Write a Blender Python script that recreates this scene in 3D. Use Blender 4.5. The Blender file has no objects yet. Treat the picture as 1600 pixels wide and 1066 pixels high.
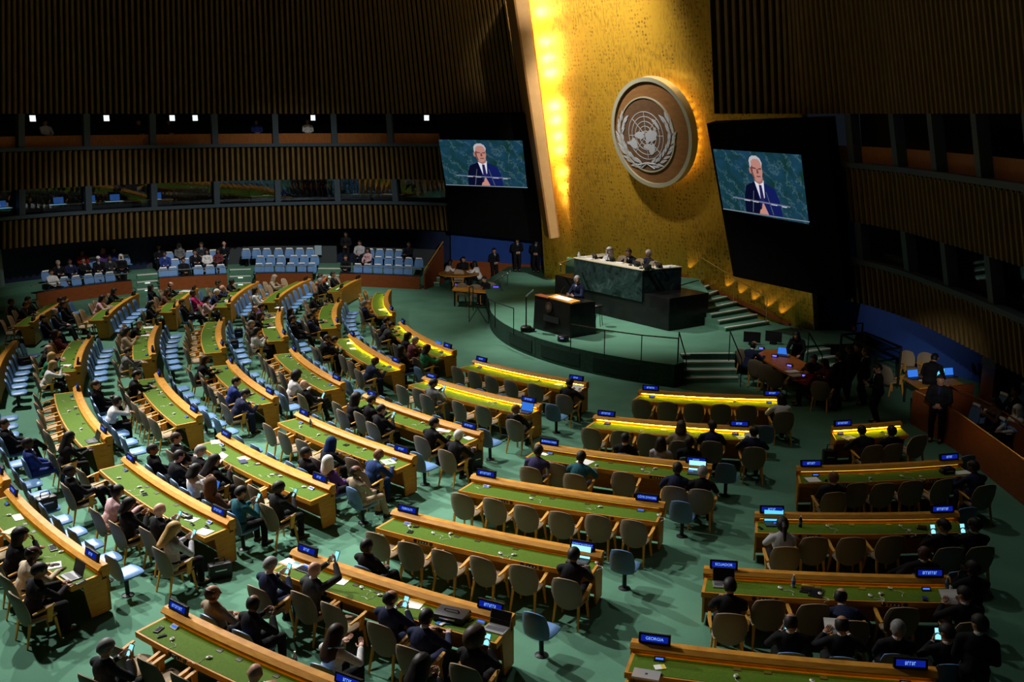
import bpy, bmesh, math, random
from mathutils import Vector, Matrix, Euler
R = math.radians
SC = bpy.context.scene
COL = SC.collection
RND = random.Random(7)

# ------------------------------------------------------------------ camera
CAM_H = 8.365
PITCH = 0.224366
cam_d = bpy.data.cameras.new('camera')
cam_d.sensor_width = 36.0
cam_d.lens = 35.0
cam_d.clip_end = 300
cam = bpy.data.objects.new('camera', cam_d)
COL.objects.link(cam)
cam.location = (0, 0, CAM_H)
cam.rotation_euler = (math.pi/2 - PITCH, 0, 0)
SC.camera = cam

# ------------------------------------------------------------------ world, view
w = bpy.data.worlds.new('world'); SC.world = w; w.use_nodes = True
w.node_tree.nodes['Background'].inputs[0].default_value = (0.55, 0.75, 1.0, 1)
w.node_tree.nodes['Background'].inputs[1].default_value = 0.006
SC.view_settings.view_transform = 'Standard'
SC.view_settings.look = 'None'
SC.view_settings.exposure = 0.35
SC.view_settings.gamma = 1.0
SC.view_settings.use_curve_mapping = False
try:
    SC.cycles.max_bounces = 5; SC.cycles.diffuse_bounces = 3; SC.cycles.glossy_bounces = 3
    SC.cycles.transmission_bounces = 3; SC.cycles.use_denoising = True
    SC.cycles.sample_clamp_indirect = 4.0
    SC.cycles.caustics_reflective = False; SC.cycles.caustics_refractive = False
except Exception:
    pass

# ------------------------------------------------------------------ ceiling lamps of the hall, and added spots for dim parts
def spot(loc, target, power, size_deg, color=(1, .97, .92), radius=.35, blend=1.0):
    d = bpy.data.lights.new('ceiling_or_added_spot', 'SPOT')
    d.energy = power; d.spot_size = R(size_deg); d.spot_blend = blend; d.color = color; d.shadow_soft_size = radius
    o = bpy.data.objects.new('ceiling_or_added_spot', d); COL.objects.link(o)
    o.location = loc
    o.rotation_euler = (Vector(target) - Vector(loc)).to_track_quat('-Z', 'Y').to_euler()
    return o
SPOTS = [
    ((-17, 35, 15.8), (-5.2, 20.0, 0), 24000, 38, .25),
    ((-12, 24, 15.8), (-3.0, 15.5, 0), 11000, 48, .25),
    ((-6, 29, 15.8), (-2.5, 22.0, 0), 8000, 52, .22),
    ((-19, 24, 15.8), (-9.5, 19.5, 0), 11000, 48, .25),
    ((-20, 34, 15.8), (-10, 27, 0), 15000, 46, .3),
    ((-19, 41, 15.8), (-12, 38, 0), 8500, 54, .3),
    ((-8, 45, 15.8), (-8, 42.0, 0), 4200, 58, .3),
    ((-5, 35, 16.6), (-11, 50, .9), 8000, 42, .3),
    ((-10, 33, 16.6), (-18.5, 47, .9), 6500, 30, .3),
    ((-12, 40, 15.8), (-4, 31, 0), 9000, 46, .3),
    ((-6, 40, 15.8), (2.5, 36.5, .8), 12000, 34, .3),
    ((-2, 30, 15.8), (5.5, 35, .8), 5000, 32, .3),
    ((3, 26, 15.8), (5.0, 19, 0), 1000, 70, .3),
    ((9, 20, 15.8), (7.5, 17, 0), 520, 70, .3),
    ((-1.5, 36, 17.2), (5.2, 42, 9.5), 12500, 54, .4),  # added spot that brightens the gold wall
    ((2.4, 36, 16.2), (.85, 43.0, 13.2), 2600, 17, .1),  # this and the next two: added spots lighting the pale end strip
    ((2.4, 36, 16.2), (1.2, 44.0, 8.6), 4200, 17, .1),
    ((2.4, 36, 16.2), (1.6, 44.9, 3.6), 5600, 15, .1),
    ((2, 3.5, 9.6), (-1.2, 51, 1.4), 22000, 9, .1),  # added spot at gallery height, lights the left blue wall
    ((2, 3.5, 9.6), (12.7, 29.6, .6), 6500, 7, .1),  # added spot at gallery height, lights the pale armchairs
    ((3, 24, 16.2), (8.6, 31.2, .7), 2600, 15, .15),  # added spot to brighten the reddish table
    ((-22, 34, 7.2), (12.8, 33.2, 1.7), 6000, 9, .1),  # added low spot from the left, lights the right blue wall
]
for l, t, p, s, r in SPOTS:
    spot(l, t, p, s, radius=r)
# dim soft fill aimed at the wooden walls from under the ceiling
def area(loc, target, power, sx, sy, color):
    d = bpy.data.lights.new('ceiling_panel_light', 'AREA'); d.shape = 'RECTANGLE'; d.size = sx; d.size_y = sy
    d.energy = power; d.color = color
    o = bpy.data.objects.new('ceiling_panel_light', d); COL.objects.link(o); o.location = loc
    o.rotation_euler = (Vector(target) - Vector(loc)).to_track_quat('-Z', 'Y').to_euler()
    return o
area((-4, 24, 17.5), (-10, 50, 9), 230, 14, 6, (1, .78, .5))
area((-4, 22, 17.5), (12, 28, 9), 150, 14, 6, (1, .78, .5))

# ------------------------------------------------------------------ pixel -> world (calibrated on the concentric desk rows)
CF, SF, FPX = math.cos(PITCH), math.sin(PITCH), 1555.6
def P(px, py, z=0.0):
    u = (px-800)/FPX; v = (py-533)/FPX
    d = (u, CF - v*SF, -SF - v*CF)
    t = (z-CAM_H)/d[2]
    return Vector((d[0]*t, d[1]*t, z))
def ray(px, py):
    u = (px-800)/FPX; v = (py-533)/FPX
    return Vector((u, CF - v*SF, -SF - v*CF))
def on_plane(px, py, p0, n):
    d = ray(px, py); o = Vector((0, 0, CAM_H))
    t = (Vector(p0)-o).dot(n)/d.dot(n)
    return o + d*t

# ------------------------------------------------------------------ materials
MATS = {}
def mat(name, col, rough=.6, metal=0., emit=None, es=1., noise=0., nscale=8., col2=None, bump=0., spec=.3, coords='Object'):
    if name in MATS: return MATS[name]
    m = bpy.data.materials.new(name); m.use_nodes = True
    nt = m.node_tree; b = nt.nodes['Principled BSDF']
    b.inputs['Base Color'].default_value = (*col, 1); b.inputs['Roughness'].default_value = rough
    b.inputs['Metallic'].default_value = metal
    b.inputs['Specular IOR Level'].default_value = spec
    if emit:
        b.inputs['Emission Color'].default_value = (*emit, 1); b.inputs['Emission Strength'].default_value = es
    if noise or col2:
        tc = nt.nodes.new('ShaderNodeTexCoord'); n = nt.nodes.new('ShaderNodeTexNoise')
        n.inputs['Scale'].default_value = nscale; n.inputs['Detail'].default_value = 5
        nt.links.new(tc.outputs[coords], n.inputs['Vector'])
        r = nt.nodes.new('ShaderNodeValToRGB')
        c2 = col2 or tuple(c*(1-noise) for c in col)
        c1 = col if col2 else tuple(min(1, c*(1+noise)) for c in col)
        r.color_ramp.elements[0].position = .35; r.color_ramp.elements[1].position = .65
        r.color_ramp.elements[0].color = (*c2, 1); r.color_ramp.elements[1].color = (*c1, 1)
        nt.links.new(n.outputs['Fac'], r.inputs['Fac']); nt.links.new(r.outputs['Color'], b.inputs['Base Color'])
        if bump:
            bp = nt.nodes.new('ShaderNodeBump'); bp.inputs['Strength'].default_value = bump; bp.inputs['Distance'].default_value = .01
            nt.links.new(n.outputs['Fac'], bp.inputs['Height']); nt.links.new(bp.outputs['Normal'], b.inputs['Normal'])
    MATS[name] = m
    return m
def wood(name, c1, c2, scale=(1.5, 1.5, 14), rough=.42):
    if name in MATS: return MATS[name]
    m = bpy.data.materials.new(name); m.use_nodes = True; nt = m.node_tree; b = nt.nodes['Principled BSDF']
    b.inputs['Roughness'].default_value = rough; b.inputs['Specular IOR Level'].default_value = .18
    tc = nt.nodes.new('ShaderNodeTexCoord'); mp = nt.nodes.new('ShaderNodeMapping'); mp.inputs['Scale'].default_value = scale
    n = nt.nodes.new('ShaderNodeTexNoise'); n.inputs['Scale'].default_value = 3; n.inputs['Detail'].default_value = 6
    r = nt.nodes.new('ShaderNodeValToRGB'); r.color_ramp.elements[0].position = .3; r.color_ramp.elements[1].position = .7
    r.color_ramp.elements[0].color = (*c1, 1); r.color_ramp.elements[1].color = (*c2, 1)
    nt.links.new(tc.outputs['Object'], mp.inputs['Vector']); nt.links.new(mp.outputs['Vector'], n.inputs['Vector'])
    nt.links.new(n.outputs['Fac'], r.inputs['Fac']); nt.links.new(r.outputs['Color'], b.inputs['Base Color'])
    MATS[name] = m
    return m
def glow(name, col, strength):
    if name in MATS: return MATS[name]
    m = bpy.data.materials.new(name); m.use_nodes = True; nt = m.node_tree
    nt.nodes.clear(); e = nt.nodes.new('ShaderNodeEmission'); o = nt.nodes.new('ShaderNodeOutputMaterial')
    e.inputs[0].default_value = (*col, 1); e.inputs[1].default_value = strength
    nt.links.new(e.outputs[0], o.inputs[0]); MATS[name] = m
    return m

# ------------------------------------------------------------------ mesh builder
class MB:
    def __init__(s):
        s.v = []; s.f = []; s.mi = []
    def add(s, vs, fs, mi=0):
        o = len(s.v); s.v += [tuple(x) for x in vs]
        for f in fs: s.f.append(tuple(i+o for i in f)); s.mi.append(mi)
        return s
    def box(s, c, d, rz=0, mi=0, M=None):
        x, y, z = d[0]/2, d[1]/2, d[2]/2
        vs = [Vector((a, b, e)) for a in (-x, x) for b in (-y, y) for e in (-z, z)]
        M = M or Matrix.Rotation(rz, 3, 'Z')
        vs = [M @ q + Vector(c) for q in vs]
        return s.add(vs, [(0, 1, 3, 2), (4, 6, 7, 5), (0, 4, 5, 1), (2, 3, 7, 6), (0, 2, 6, 4), (1, 5, 7, 3)], mi)
    def hexa(s, a, b, mi=0):   # two quads (bottom, top), same order
        n = len(a)
        fs = [tuple(range(n))[::-1], tuple(range(n, 2*n))]
        for i in range(n): fs.append((i, (i+1) % n, n+(i+1) % n, n+i))
        return s.add(list(a)+list(b), fs, mi)
    def prism(s, poly, z0, z1, mi=0):
        return s.hexa([(x, y, z0) for x, y in poly], [(x, y, z1) for x, y in poly], mi)
    def bar(s, p, q, wd, th, up=(0, 0, 1), mi=0, w2=None, t2=None):
        p, q = Vector(p), Vector(q); d = (q-p).normalized(); x = d.cross(Vector(up)).normalized(); y = x.cross(d)
        w2 = w2 or wd; t2 = t2 or th
        A = [p+x*a*wd/2+y*b*th/2 for a, b in ((-1, -1), (1, -1), (1, 1), (-1, 1))]
        B = [q+x*a*w2/2+y*b*t2/2 for a, b in ((-1, -1), (1, -1), (1, 1), (-1, 1))]
        return s.hexa(A, B, mi)
    def tube(s, pts, r, n=8, mi=0, cap=True):
        pts = [Vector(p) for p in pts]; rs = r if isinstance(r, (list, tuple)) else [r]*len(pts)
        rings = []; prev = None
        for i, p in enumerate(pts):
            d = (pts[min(i+1, len(pts)-1)]-pts[max(i-1, 0)]).normalized()
            x = prev - d*prev.dot(d) if prev else d.orthogonal()
            if x.length < 1e-5: x = d.orthogonal()
            x.normalize(); prev = x; y = d.cross(x)
            rings.append([p+(x*math.cos(2*math.pi*k/n)+y*math.sin(2*math.pi*k/n))*rs[i] for k in range(n)])
        vs = [q for g in rings for q in g]; fs = []
        for i in range(len(pts)-1):
            for k in range(n): fs.append((i*n+k, i*n+(k+1) % n, (i+1)*n+(k+1) % n, (i+1)*n+k))
        if cap: fs += [tuple(range(n))[::-1], tuple((len(pts)-1)*n+k for k in range(n))]
        return s.add(vs, fs, mi)
    def lathe(s, prof, n=16, c=(0, 0, 0), mi=0):
        vs = []; fs = []; m = len(prof)
        for r, z in prof:
            for k in range(n): vs.append((c[0]+r*math.cos(2*math.pi*k/n), c[1]+r*math.sin(2*math.pi*k/n), c[2]+z))
        for i in range(m-1):
            for k in range(n): fs.append((i*n+k, i*n+(k+1) % n, (i+1)*n+(k+1) % n, (i+1)*n+k))
        fs += [tuple(range(n))[::-1], tuple((m-1)*n+k for k in range(n))]
        return s.add(vs, fs, mi)
    def ell(s, c, r, n=12, m=8, M=None, mi=0, fn=None):
        vs = []; fs = []
        for i in range(m+1):
            th = math.pi*i/m
            for k in range(n):
                ph = 2*math.pi*k/n
                d = Vector((math.sin(th)*math.cos(ph), math.sin(th)*math.sin(ph), math.cos(th)))
                q = Vector((d.x*r[0], d.y*r[1], d.z*r[2]))
                if fn: q = fn(d, q)
                if M: q = M @ q
                vs.append(q+Vector(c))
        for i in range(m):
            for k in range(n): fs.append((i*n+k, (i+1)*n+k, (i+1)*n+(k+1) % n, i*n+(k+1) % n))
        return s.add(vs, fs, mi)
    def cone(s, p, r0, q, r1, n=12):   # rounded limb
        p, q = Vector(p), Vector(q); d = (q-p); L = d.length or 1e-6; d = d/L
        pts = []; rs = []
        for a in (-80, -50, -20): pts.append(p+d*r0*math.sin(R(a))); rs.append(r0*math.cos(R(a)))
        for t in (.0, .5, 1.): pts.append(p+d*L*t); rs.append(r0+(r1-r0)*t)
        for a in (20, 50, 80): pts.append(q+d*r1*math.sin(R(a))); rs.append(r1*math.cos(R(a)))
        return s.tube(pts, rs, n)
    def build(s, name, mats, parent=None, smooth=False, bevel=0):
        me = bpy.data.meshes.new(name); me.from_pydata(s.v, [], s.f)
        for m in (mats if isinstance(mats, (list, tuple)) else [mats]): me.materials.append(m)
        if any(s.mi): me.polygons.foreach_set('material_index', s.mi)
        bm = bmesh.new(); bm.from_mesh(me)
        bmesh.ops.remove_doubles(bm, verts=bm.verts, dist=1e-5)
        bmesh.ops.recalc_face_normals(bm, faces=bm.faces)
        if bevel:
            es = [e for e in bm.edges if len(e.link_faces) == 2 and e.calc_face_angle(0) > .6]
            bmesh.ops.bevel(bm, geom=es, offset=bevel, segments=2, profile=.6, affect='EDGES')
        bm.to_mesh(me); bm.free()
        if smooth:
            me.polygons.foreach_set('use_smooth', [True]*len(me.polygons))
            try: me.set_sharp_from_angle(angle=R(50))
            except Exception: pass
        me.update()
        o = bpy.data.objects.new(name, me); COL.objects.link(o)
        if parent is not None: o.parent = parent
        return o
import re as _re
def fit(l):
    if len(_re.findall(r"[A-Za-z0-9][A-Za-z0-9'-]*", l)) > 16: l = l.replace(' desk from stage', '-row desk')
    return l
def tag(o, label, cat, group=None, kind=None):
    o['label'] = fit(label)
    o['category'] = cat
    if group: o['group'] = group
    if kind: o['kind'] = kind
    return o
def struct(o, label=None):
    o['kind'] = 'structure'
    if label: o['label'] = label
    return o
def thing(name, label, cat, loc=(0, 0, 0), rz=0, group=None):
    o = bpy.data.objects.new(name, None); COL.objects.link(o); o.empty_display_size = .2
    o.location = loc; o.rotation_euler = (0, 0, rz)
    tag(o, label, cat, group)
    return o
KIDS = {}
def dup(root, loc, rz, label, group=None):
    r = root.copy(); COL.objects.link(r); r.location = loc; r.rotation_euler = (0, 0, rz); r['label'] = fit(label)
    if group: r['group'] = group
    if root not in KIDS: KIDS[root] = [(c, list(c.children)) for c in root.children]
    for c, gs in KIDS[root]:
        k = c.copy(); COL.objects.link(k); k.parent = r
        for g in gs:
            j = g.copy(); COL.objects.link(j); j.parent = k
    return r
ORD = ['first', 'second', 'third', 'fourth', 'fifth', 'sixth', 'seventh', 'eighth', 'ninth', 'tenth', 'eleventh', 'twelfth', 'thirteenth', 'fourteenth', 'fifteenth', 'sixteenth', 'seventeenth', 'eighteenth']

# shared materials
M_WOOD = wood('oak_veneer', (.46, .19, .020), (.64, .30, .038), rough=.5)
M_WOODD = wood('walnut_veneer', (.15, .045, .012), (.22, .07, .02))
M_REDWOOD = wood('red_wood_panel', (.17, .045, .014), (.25, .07, .02))
M_ARM = wood('light_oak', (.55, .25, .035), (.70, .36, .06), rough=.5)
M_GREEN = mat('green_leather', (.074, .142, .012), .75, noise=.10, nscale=30, spec=.08)
M_BLACK = mat('black_plastic', (.006, .006, .007), .4)
M_DARK = mat('dark_metal', (.02, .022, .025), .4, .6)
M_STEEL = mat('brushed_steel', (.55, .55, .55), .35, .9)
M_WHITE = mat('white_plastic', (.75, .75, .70), .4)
M_PAPER = mat('white_paper', (.82, .82, .80), .7)
M_TAN = mat('tan_upholstery', (.33, .25, .155), .75, noise=.06, nscale=60)
M_TAUPE_SHADED = mat('taupe_shell_shaded', (.19, .15, .10), .7, noise=.05, nscale=60)  # chair backs, with part of their shade mixed into the colour
M_BLUE = mat('blue_vinyl', (.13, .27, .52), .42, noise=.04, nscale=20)
M_BLUEBACK = mat('blue_vinyl_back', (.10, .19, .33), .5)
M_DISP = glow('sign_blue', (.008, .03, .60), .34)
M_DISPT = glow('sign_text', (.22, .45, 1.0), .95)
M_DISPC = glow('console_blue', (.06, .2, 1.0), .8)
# ------------------------------------------------------------------ floor
def carpet():
    m = bpy.data.materials.new('green_carpet'); m.use_nodes = True; nt = m.node_tree; b = nt.nodes['Principled BSDF']
    b.inputs['Roughness'].default_value = .95; b.inputs['Specular IOR Level'].default_value = .08
    tc = nt.nodes.new('ShaderNodeTexCoord')
    n1 = nt.nodes.new('ShaderNodeTexNoise'); n1.inputs['Scale'].default_value = .9; n1.inputs['Detail'].default_value = 4
    n2 = nt.nodes.new('ShaderNodeTexNoise'); n2.inputs['Scale'].default_value = 45; n2.inputs['Detail'].default_value = 3
    br = nt.nodes.new('ShaderNodeTexBrick'); br.inputs['Scale'].default_value = 1.0; br.offset = 0.5
    br.inputs['Mortar Size'].default_value = .0; br.inputs['Brick Width'].default_value = .9; br.inputs['Row Height'].default_value = .6
    br.inputs['Color1'].default_value = (.42, .42, .42, 1); br.inputs['Color2'].default_value = (.58, .58, .58, 1)
    mp = nt.nodes.new('ShaderNodeMapping'); mp.inputs['Rotation'].default_value = (0, 0, R(35))
    for n in (n1, n2): nt.links.new(tc.outputs['Object'], n.inputs['Vector'])
    nt.links.new(tc.outputs['Object'], mp.inputs['Vector']); nt.links.new(mp.outputs['Vector'], br.inputs['Vector'])
    a = nt.nodes.new('ShaderNodeMath'); a.operation = 'MULTIPLY_ADD'; a.inputs[1].default_value = .35
    c = nt.nodes.new('ShaderNodeMath'); c.operation = 'MULTIPLY_ADD'; c.inputs[1].default_value = .5
    d = nt.nodes.new('ShaderNodeMath'); d.operation = 'MULTIPLY_ADD'; d.inputs[1].default_value = .35; d.inputs[2].default_value = -.08
    nt.links.new(br.outputs['Color'], d.inputs[0])
    nt.links.new(n2.outputs['Fac'], a.inputs[0]); nt.links.new(d.outputs[0], a.inputs[2])
    nt.links.new(n1.outputs['Fac'], c.inputs[0]); nt.links.new(a.outputs[0], c.inputs[2])
    r = nt.nodes.new('ShaderNodeValToRGB'); r.color_ramp.elements[0].position = .25; r.color_ramp.elements[1].position = .8
    r.color_ramp.elements[0].color = (.060, .155, .102, 1); r.color_ramp.elements[1].color = (.125, .285, .195, 1)
    nt.links.new(c.outputs[0], r.inputs['Fac']); nt.links.new(r.outputs['Color'], b.inputs['Base Color'])
    return m
M_CARPET = carpet()
struct(MB().add([(-45, -6, 0), (40, -6, 0), (40, 70, 0), (-45, 70, 0)], [(0, 1, 2, 3)]).build('floor', M_CARPET), 'green carpeted hall floor')

CTR = Vector((10.34, 39.99, 0))
SZ = .75     # stage height
M_STAGE = mat('stage_front_green', (.012, .045, .028), .8, noise=.2, nscale=10)
# stage: a curved podium around CTR
st = MB(); rs = 11.25
pts = [(CTR.x+rs*math.cos(R(a)), CTR.y+rs*math.sin(R(a))) for a in range(-181, -117, 3)]
poly = [(-.2, 50.5), (-1.35, 45.5)] + pts + [(5.42, 30.4), (5.45, 31.5), (7.27, 31.5), (7.35, 31.9), (9.3, 32.2), (9.4, 32.6), (11.6, 33.0), (12.3, 34.7), (11.2, 35.9), (9, 50)]
st.prism(poly, 0, SZ-.012)
struct(st.build('platform', M_STAGE), 'curved dark green speaking platform front')
struct(MB().prism(poly, SZ-.012, SZ).build('floor_platform', M_CARPET), 'green carpet on the speaking platform')
# recessed dark panels in the platform front
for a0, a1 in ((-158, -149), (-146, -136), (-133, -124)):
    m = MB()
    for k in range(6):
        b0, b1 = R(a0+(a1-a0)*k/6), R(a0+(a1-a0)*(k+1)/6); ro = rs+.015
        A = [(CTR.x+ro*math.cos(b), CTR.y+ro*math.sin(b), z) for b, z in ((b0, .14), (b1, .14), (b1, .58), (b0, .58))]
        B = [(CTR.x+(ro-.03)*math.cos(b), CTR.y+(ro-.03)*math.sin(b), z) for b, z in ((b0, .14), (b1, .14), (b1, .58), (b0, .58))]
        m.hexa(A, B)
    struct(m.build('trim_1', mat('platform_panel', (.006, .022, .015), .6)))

M_NOSE = mat('stair_nosing', (.75, .75, .66), .5)
def flight(name, p0, p1, run, n, z0, rise, label, depth_dir):
    """steps between p0 and p1 (left, right ends of the top nosing), descending along depth_dir"""
    t = thing(name, label, 'stairs', (0, 0, 0))
    p0, p1, d = Vector(p0), Vector(p1), Vector(depth_dir).normalized()
    body = MB(); nos = []
    for k in range(n):
        z = z0-rise*k
        a, b = p0+d*run*k, p1+d*run*k
        # tread block down to base
        A = [a-d*run, b-d*run, b, a]
        zb = max(z-rise*1.6, 0) if z0 > 1.2 else 0
        body.hexa([(q.x, q.y, zb) for q in A], [(q.x, q.y, z-.004) for q in A])
        nm = MB(); h = .045
        C = [a-d*.07, b-d*.07, b+d*.012, a+d*.012]
        nm.hexa([(q.x, q.y, z-h) for q in C], [(q.x, q.y, z+.004) for q in C]); nos.append(nm)
    body.build('tread', M_CARPET, t)
    for nm in nos: nm.build('nosing', M_NOSE, t)
    return t
# front steps (right of platform front)
flight('stair_flight', P(1064, 553, SZ), P(1146, 552, SZ), .3, 4, SZ, .1875, 'carpeted front steps with pale nosings below the marble rostrum', (-.02, -1, 0))
# ------------------------------------------------------------------ gold wall
W0, WD = Vector((10.9, 35.1, 0)), Vector((-.615, .789, 0)).normalized()
NA = Vector((-WD.y, WD.x, 0)); NA = NA if NA.x < 0 else -NA      # towards the audience
LEAN = .2
def wallpt(s, z, off=0):
    return W0 + WD*s + NA*(off + LEAN*(z-SZ)) + Vector((0, 0, z))
def gold():
    m = bpy.data.materials.new('gold_leaf'); m.use_nodes = True; nt = m.node_tree; b = nt.nodes['Principled BSDF']
    b.inputs['Metallic'].default_value = .7; b.inputs['Specular IOR Level'].default_value = .4
    uv = nt.nodes.new('ShaderNodeUVMap')
    vor = nt.nodes.new('ShaderNodeTexVoronoi'); vor.inputs['Scale'].default_value = 6.5; vor.inputs['Randomness'].default_value = .45
    n = nt.nodes.new('ShaderNodeTexNoise'); n.inputs['Scale'].default_value = 1.1; n.inputs['Detail'].default_value = 8; n.inputs['Roughness'].default_value = .7
    mp = nt.nodes.new('ShaderNodeMapping'); mp.inputs['Scale'].default_value = (2.2, .5, 1)
    n2 = nt.nodes.new('ShaderNodeTexNoise'); n2.inputs['Scale'].default_value = 6; n2.inputs['Detail'].default_value = 4
    nt.links.new(uv.outputs[0], vor.inputs['Vector']); nt.links.new(uv.outputs[0], mp.inputs['Vector'])
    nt.links.new(mp.outputs[0], n.inputs['Vector']); nt.links.new(mp.outputs[0], n2.inputs['Vector'])
    # dark dots where the leaf is worn
    r1 = nt.nodes.new('ShaderNodeValToRGB'); r1.color_ramp.elements[0].position = .20; r1.color_ramp.elements[1].position = .42
    r1.color_ramp.elements[0].color = (1, 1, 1, 1); r1.color_ramp.elements[1].color = (0, 0, 0, 1)
    nt.links.new(vor.outputs['Distance'], r1.inputs[0])
    r2 = nt.nodes.new('ShaderNodeValToRGB'); r2.color_ramp.elements[0].position = .40; r2.color_ramp.elements[1].position = .60
    nt.links.new(n.outputs['Fac'], r2.inputs[0])
    mu = nt.nodes.new('ShaderNodeMath'); mu.operation = 'MULTIPLY'
    nt.links.new(r1.outputs[0], mu.inputs[0]); nt.links.new(r2.outputs[0], mu.inputs[1])
    r3 = nt.nodes.new('ShaderNodeValToRGB'); r3.color_ramp.elements[0].position = .46; r3.color_ramp.elements[1].position = .66
    nt.links.new(n2.outputs['Fac'], r3.inputs[0])
    mx = nt.nodes.new('ShaderNodeMath'); mx.operation = 'MAXIMUM'
    sc = nt.nodes.new('ShaderNodeMath'); sc.operation = 'MULTIPLY'; sc.inputs[1].default_value = .75
    n3 = nt.nodes.new('ShaderNodeTexNoise'); n3.inputs['Scale'].default_value = .45; n3.inputs['Detail'].default_value = 3; nt.links.new(uv.outputs[0], n3.inputs['Vector'])
    r4 = nt.nodes.new('ShaderNodeValToRGB'); r4.color_ramp.elements[0].position = .38; r4.color_ramp.elements[1].position = .62; nt.links.new(n3.outputs['Fac'], r4.inputs[0])
    m4 = nt.nodes.new('ShaderNodeMath'); m4.operation = 'MULTIPLY'; nt.links.new(r3.outputs[0], m4.inputs[0]); nt.links.new(r4.outputs[0], m4.inputs[1])
    nt.links.new(m4.outputs[0], sc.inputs[0]); nt.links.new(mu.outputs[0], mx.inputs[0]); nt.links.new(sc.outputs[0], mx.inputs[1])
    mix = nt.nodes.new('ShaderNodeMix'); mix.data_type = 'RGBA'
    mix.inputs['A'].default_value = (.72, .40, .035, 1); mix.inputs['B'].default_value = (.19, .09, .009, 1)
    nt.links.new(mx.outputs[0], mix.inputs['Factor']); nt.links.new(mix.outputs['Result'], b.inputs['Base Color'])
    rr = nt.nodes.new('ShaderNodeMapRange'); rr.inputs['To Min'].default_value = .44; rr.inputs['To Max'].default_value = .6
    nt.links.new(mx.outputs[0], rr.inputs['Value']); nt.links.new(rr.outputs[0], b.inputs['Roughness'])
    bp = nt.nodes.new('ShaderNodeBump'); bp.inputs['Strength'].default_value = .25; bp.inputs['Distance'].default_value = .02
    nt.links.new(n2.outputs['Fac'], bp.inputs['Height']); nt.links.new(bp.outputs['Normal'], b.inputs['Normal'])
    return m
M_GOLD = gold()
def quad_uv(name, quad, m, uvs, back=.15, n=None):
    me = bpy.data.meshes.new(name); q = [Vector(p) for p in quad]
    n = n or (q[1]-q[0]).cross(q[3]-q[0]).normalized()
    vs = q + [p-n*back for p in q]
    me.from_pydata(vs, [], [(0, 1, 2, 3), (7, 6, 5, 4), (0, 4, 5, 1), (1, 5, 6, 2), (2, 6, 7, 3), (3, 7, 4, 0)])
    uvl = me.uv_layers.new(name='UVMap')
    for p in me.polygons:
        for li in p.loop_indices:
            uvl.data[li].uv = uvs[me.loops[li].vertex_index % 4]
    me.materials.append(m)
    o = bpy.data.objects.new(name, me); COL.objects.link(o)
    return o
GL = 15.3
struct(quad_uv('wall_stage', [wallpt(GL, 0), wallpt(0, 0), wallpt(0, 17), wallpt(GL-2.4, 17)], M_GOLD, [(GL, 0), (0, 0), (0, 17), (GL-2.4, 17)], .3, NA), 'tall leaning gold wall behind the rostrum')
# wash lights behind the left edge
M_LED = glow('warm_lamp', (1, .72, .3), 6)
for k, z in enumerate([3.6, 4.3, 4.95, 5.6, 6.6, 7.2, 7.9, 8.5, 9.9, 10.5, 11.2, 12.4, 13.1, 13.8]):
    d = bpy.data.lights.new('wall_wash_lamp', 'POINT'); d.energy = 135; d.color = (1, .76, .38); d.shadow_soft_size = .10
    o = bpy.data.objects.new('wall_wash_lamp', d); COL.objects.link(o)
    o.location = wallpt(GL-2.0, z, .55)
# grazing floor lamps along the stair beside the gold wall
for k in range(8):
    s_ = 1.6+k*.62
    d = bpy.data.lights.new('stair_lamp', 'SPOT'); d.energy = 14; d.color = (1, .66, .18); d.spot_size = R(48); d.spot_blend = .6; d.shadow_soft_size = .02
    o = bpy.data.objects.new('stair_lamp', d); COL.objects.link(o)
    p = wallpt(s_, SZ + .15 + 1.2*min(1, k/7), .16); o.location = p
    tgt = wallpt(s_-.55, p.z+1.0, 0.02)
    o.rotation_euler = (tgt-p).to_track_quat('-Z', 'Y').to_euler()

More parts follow.
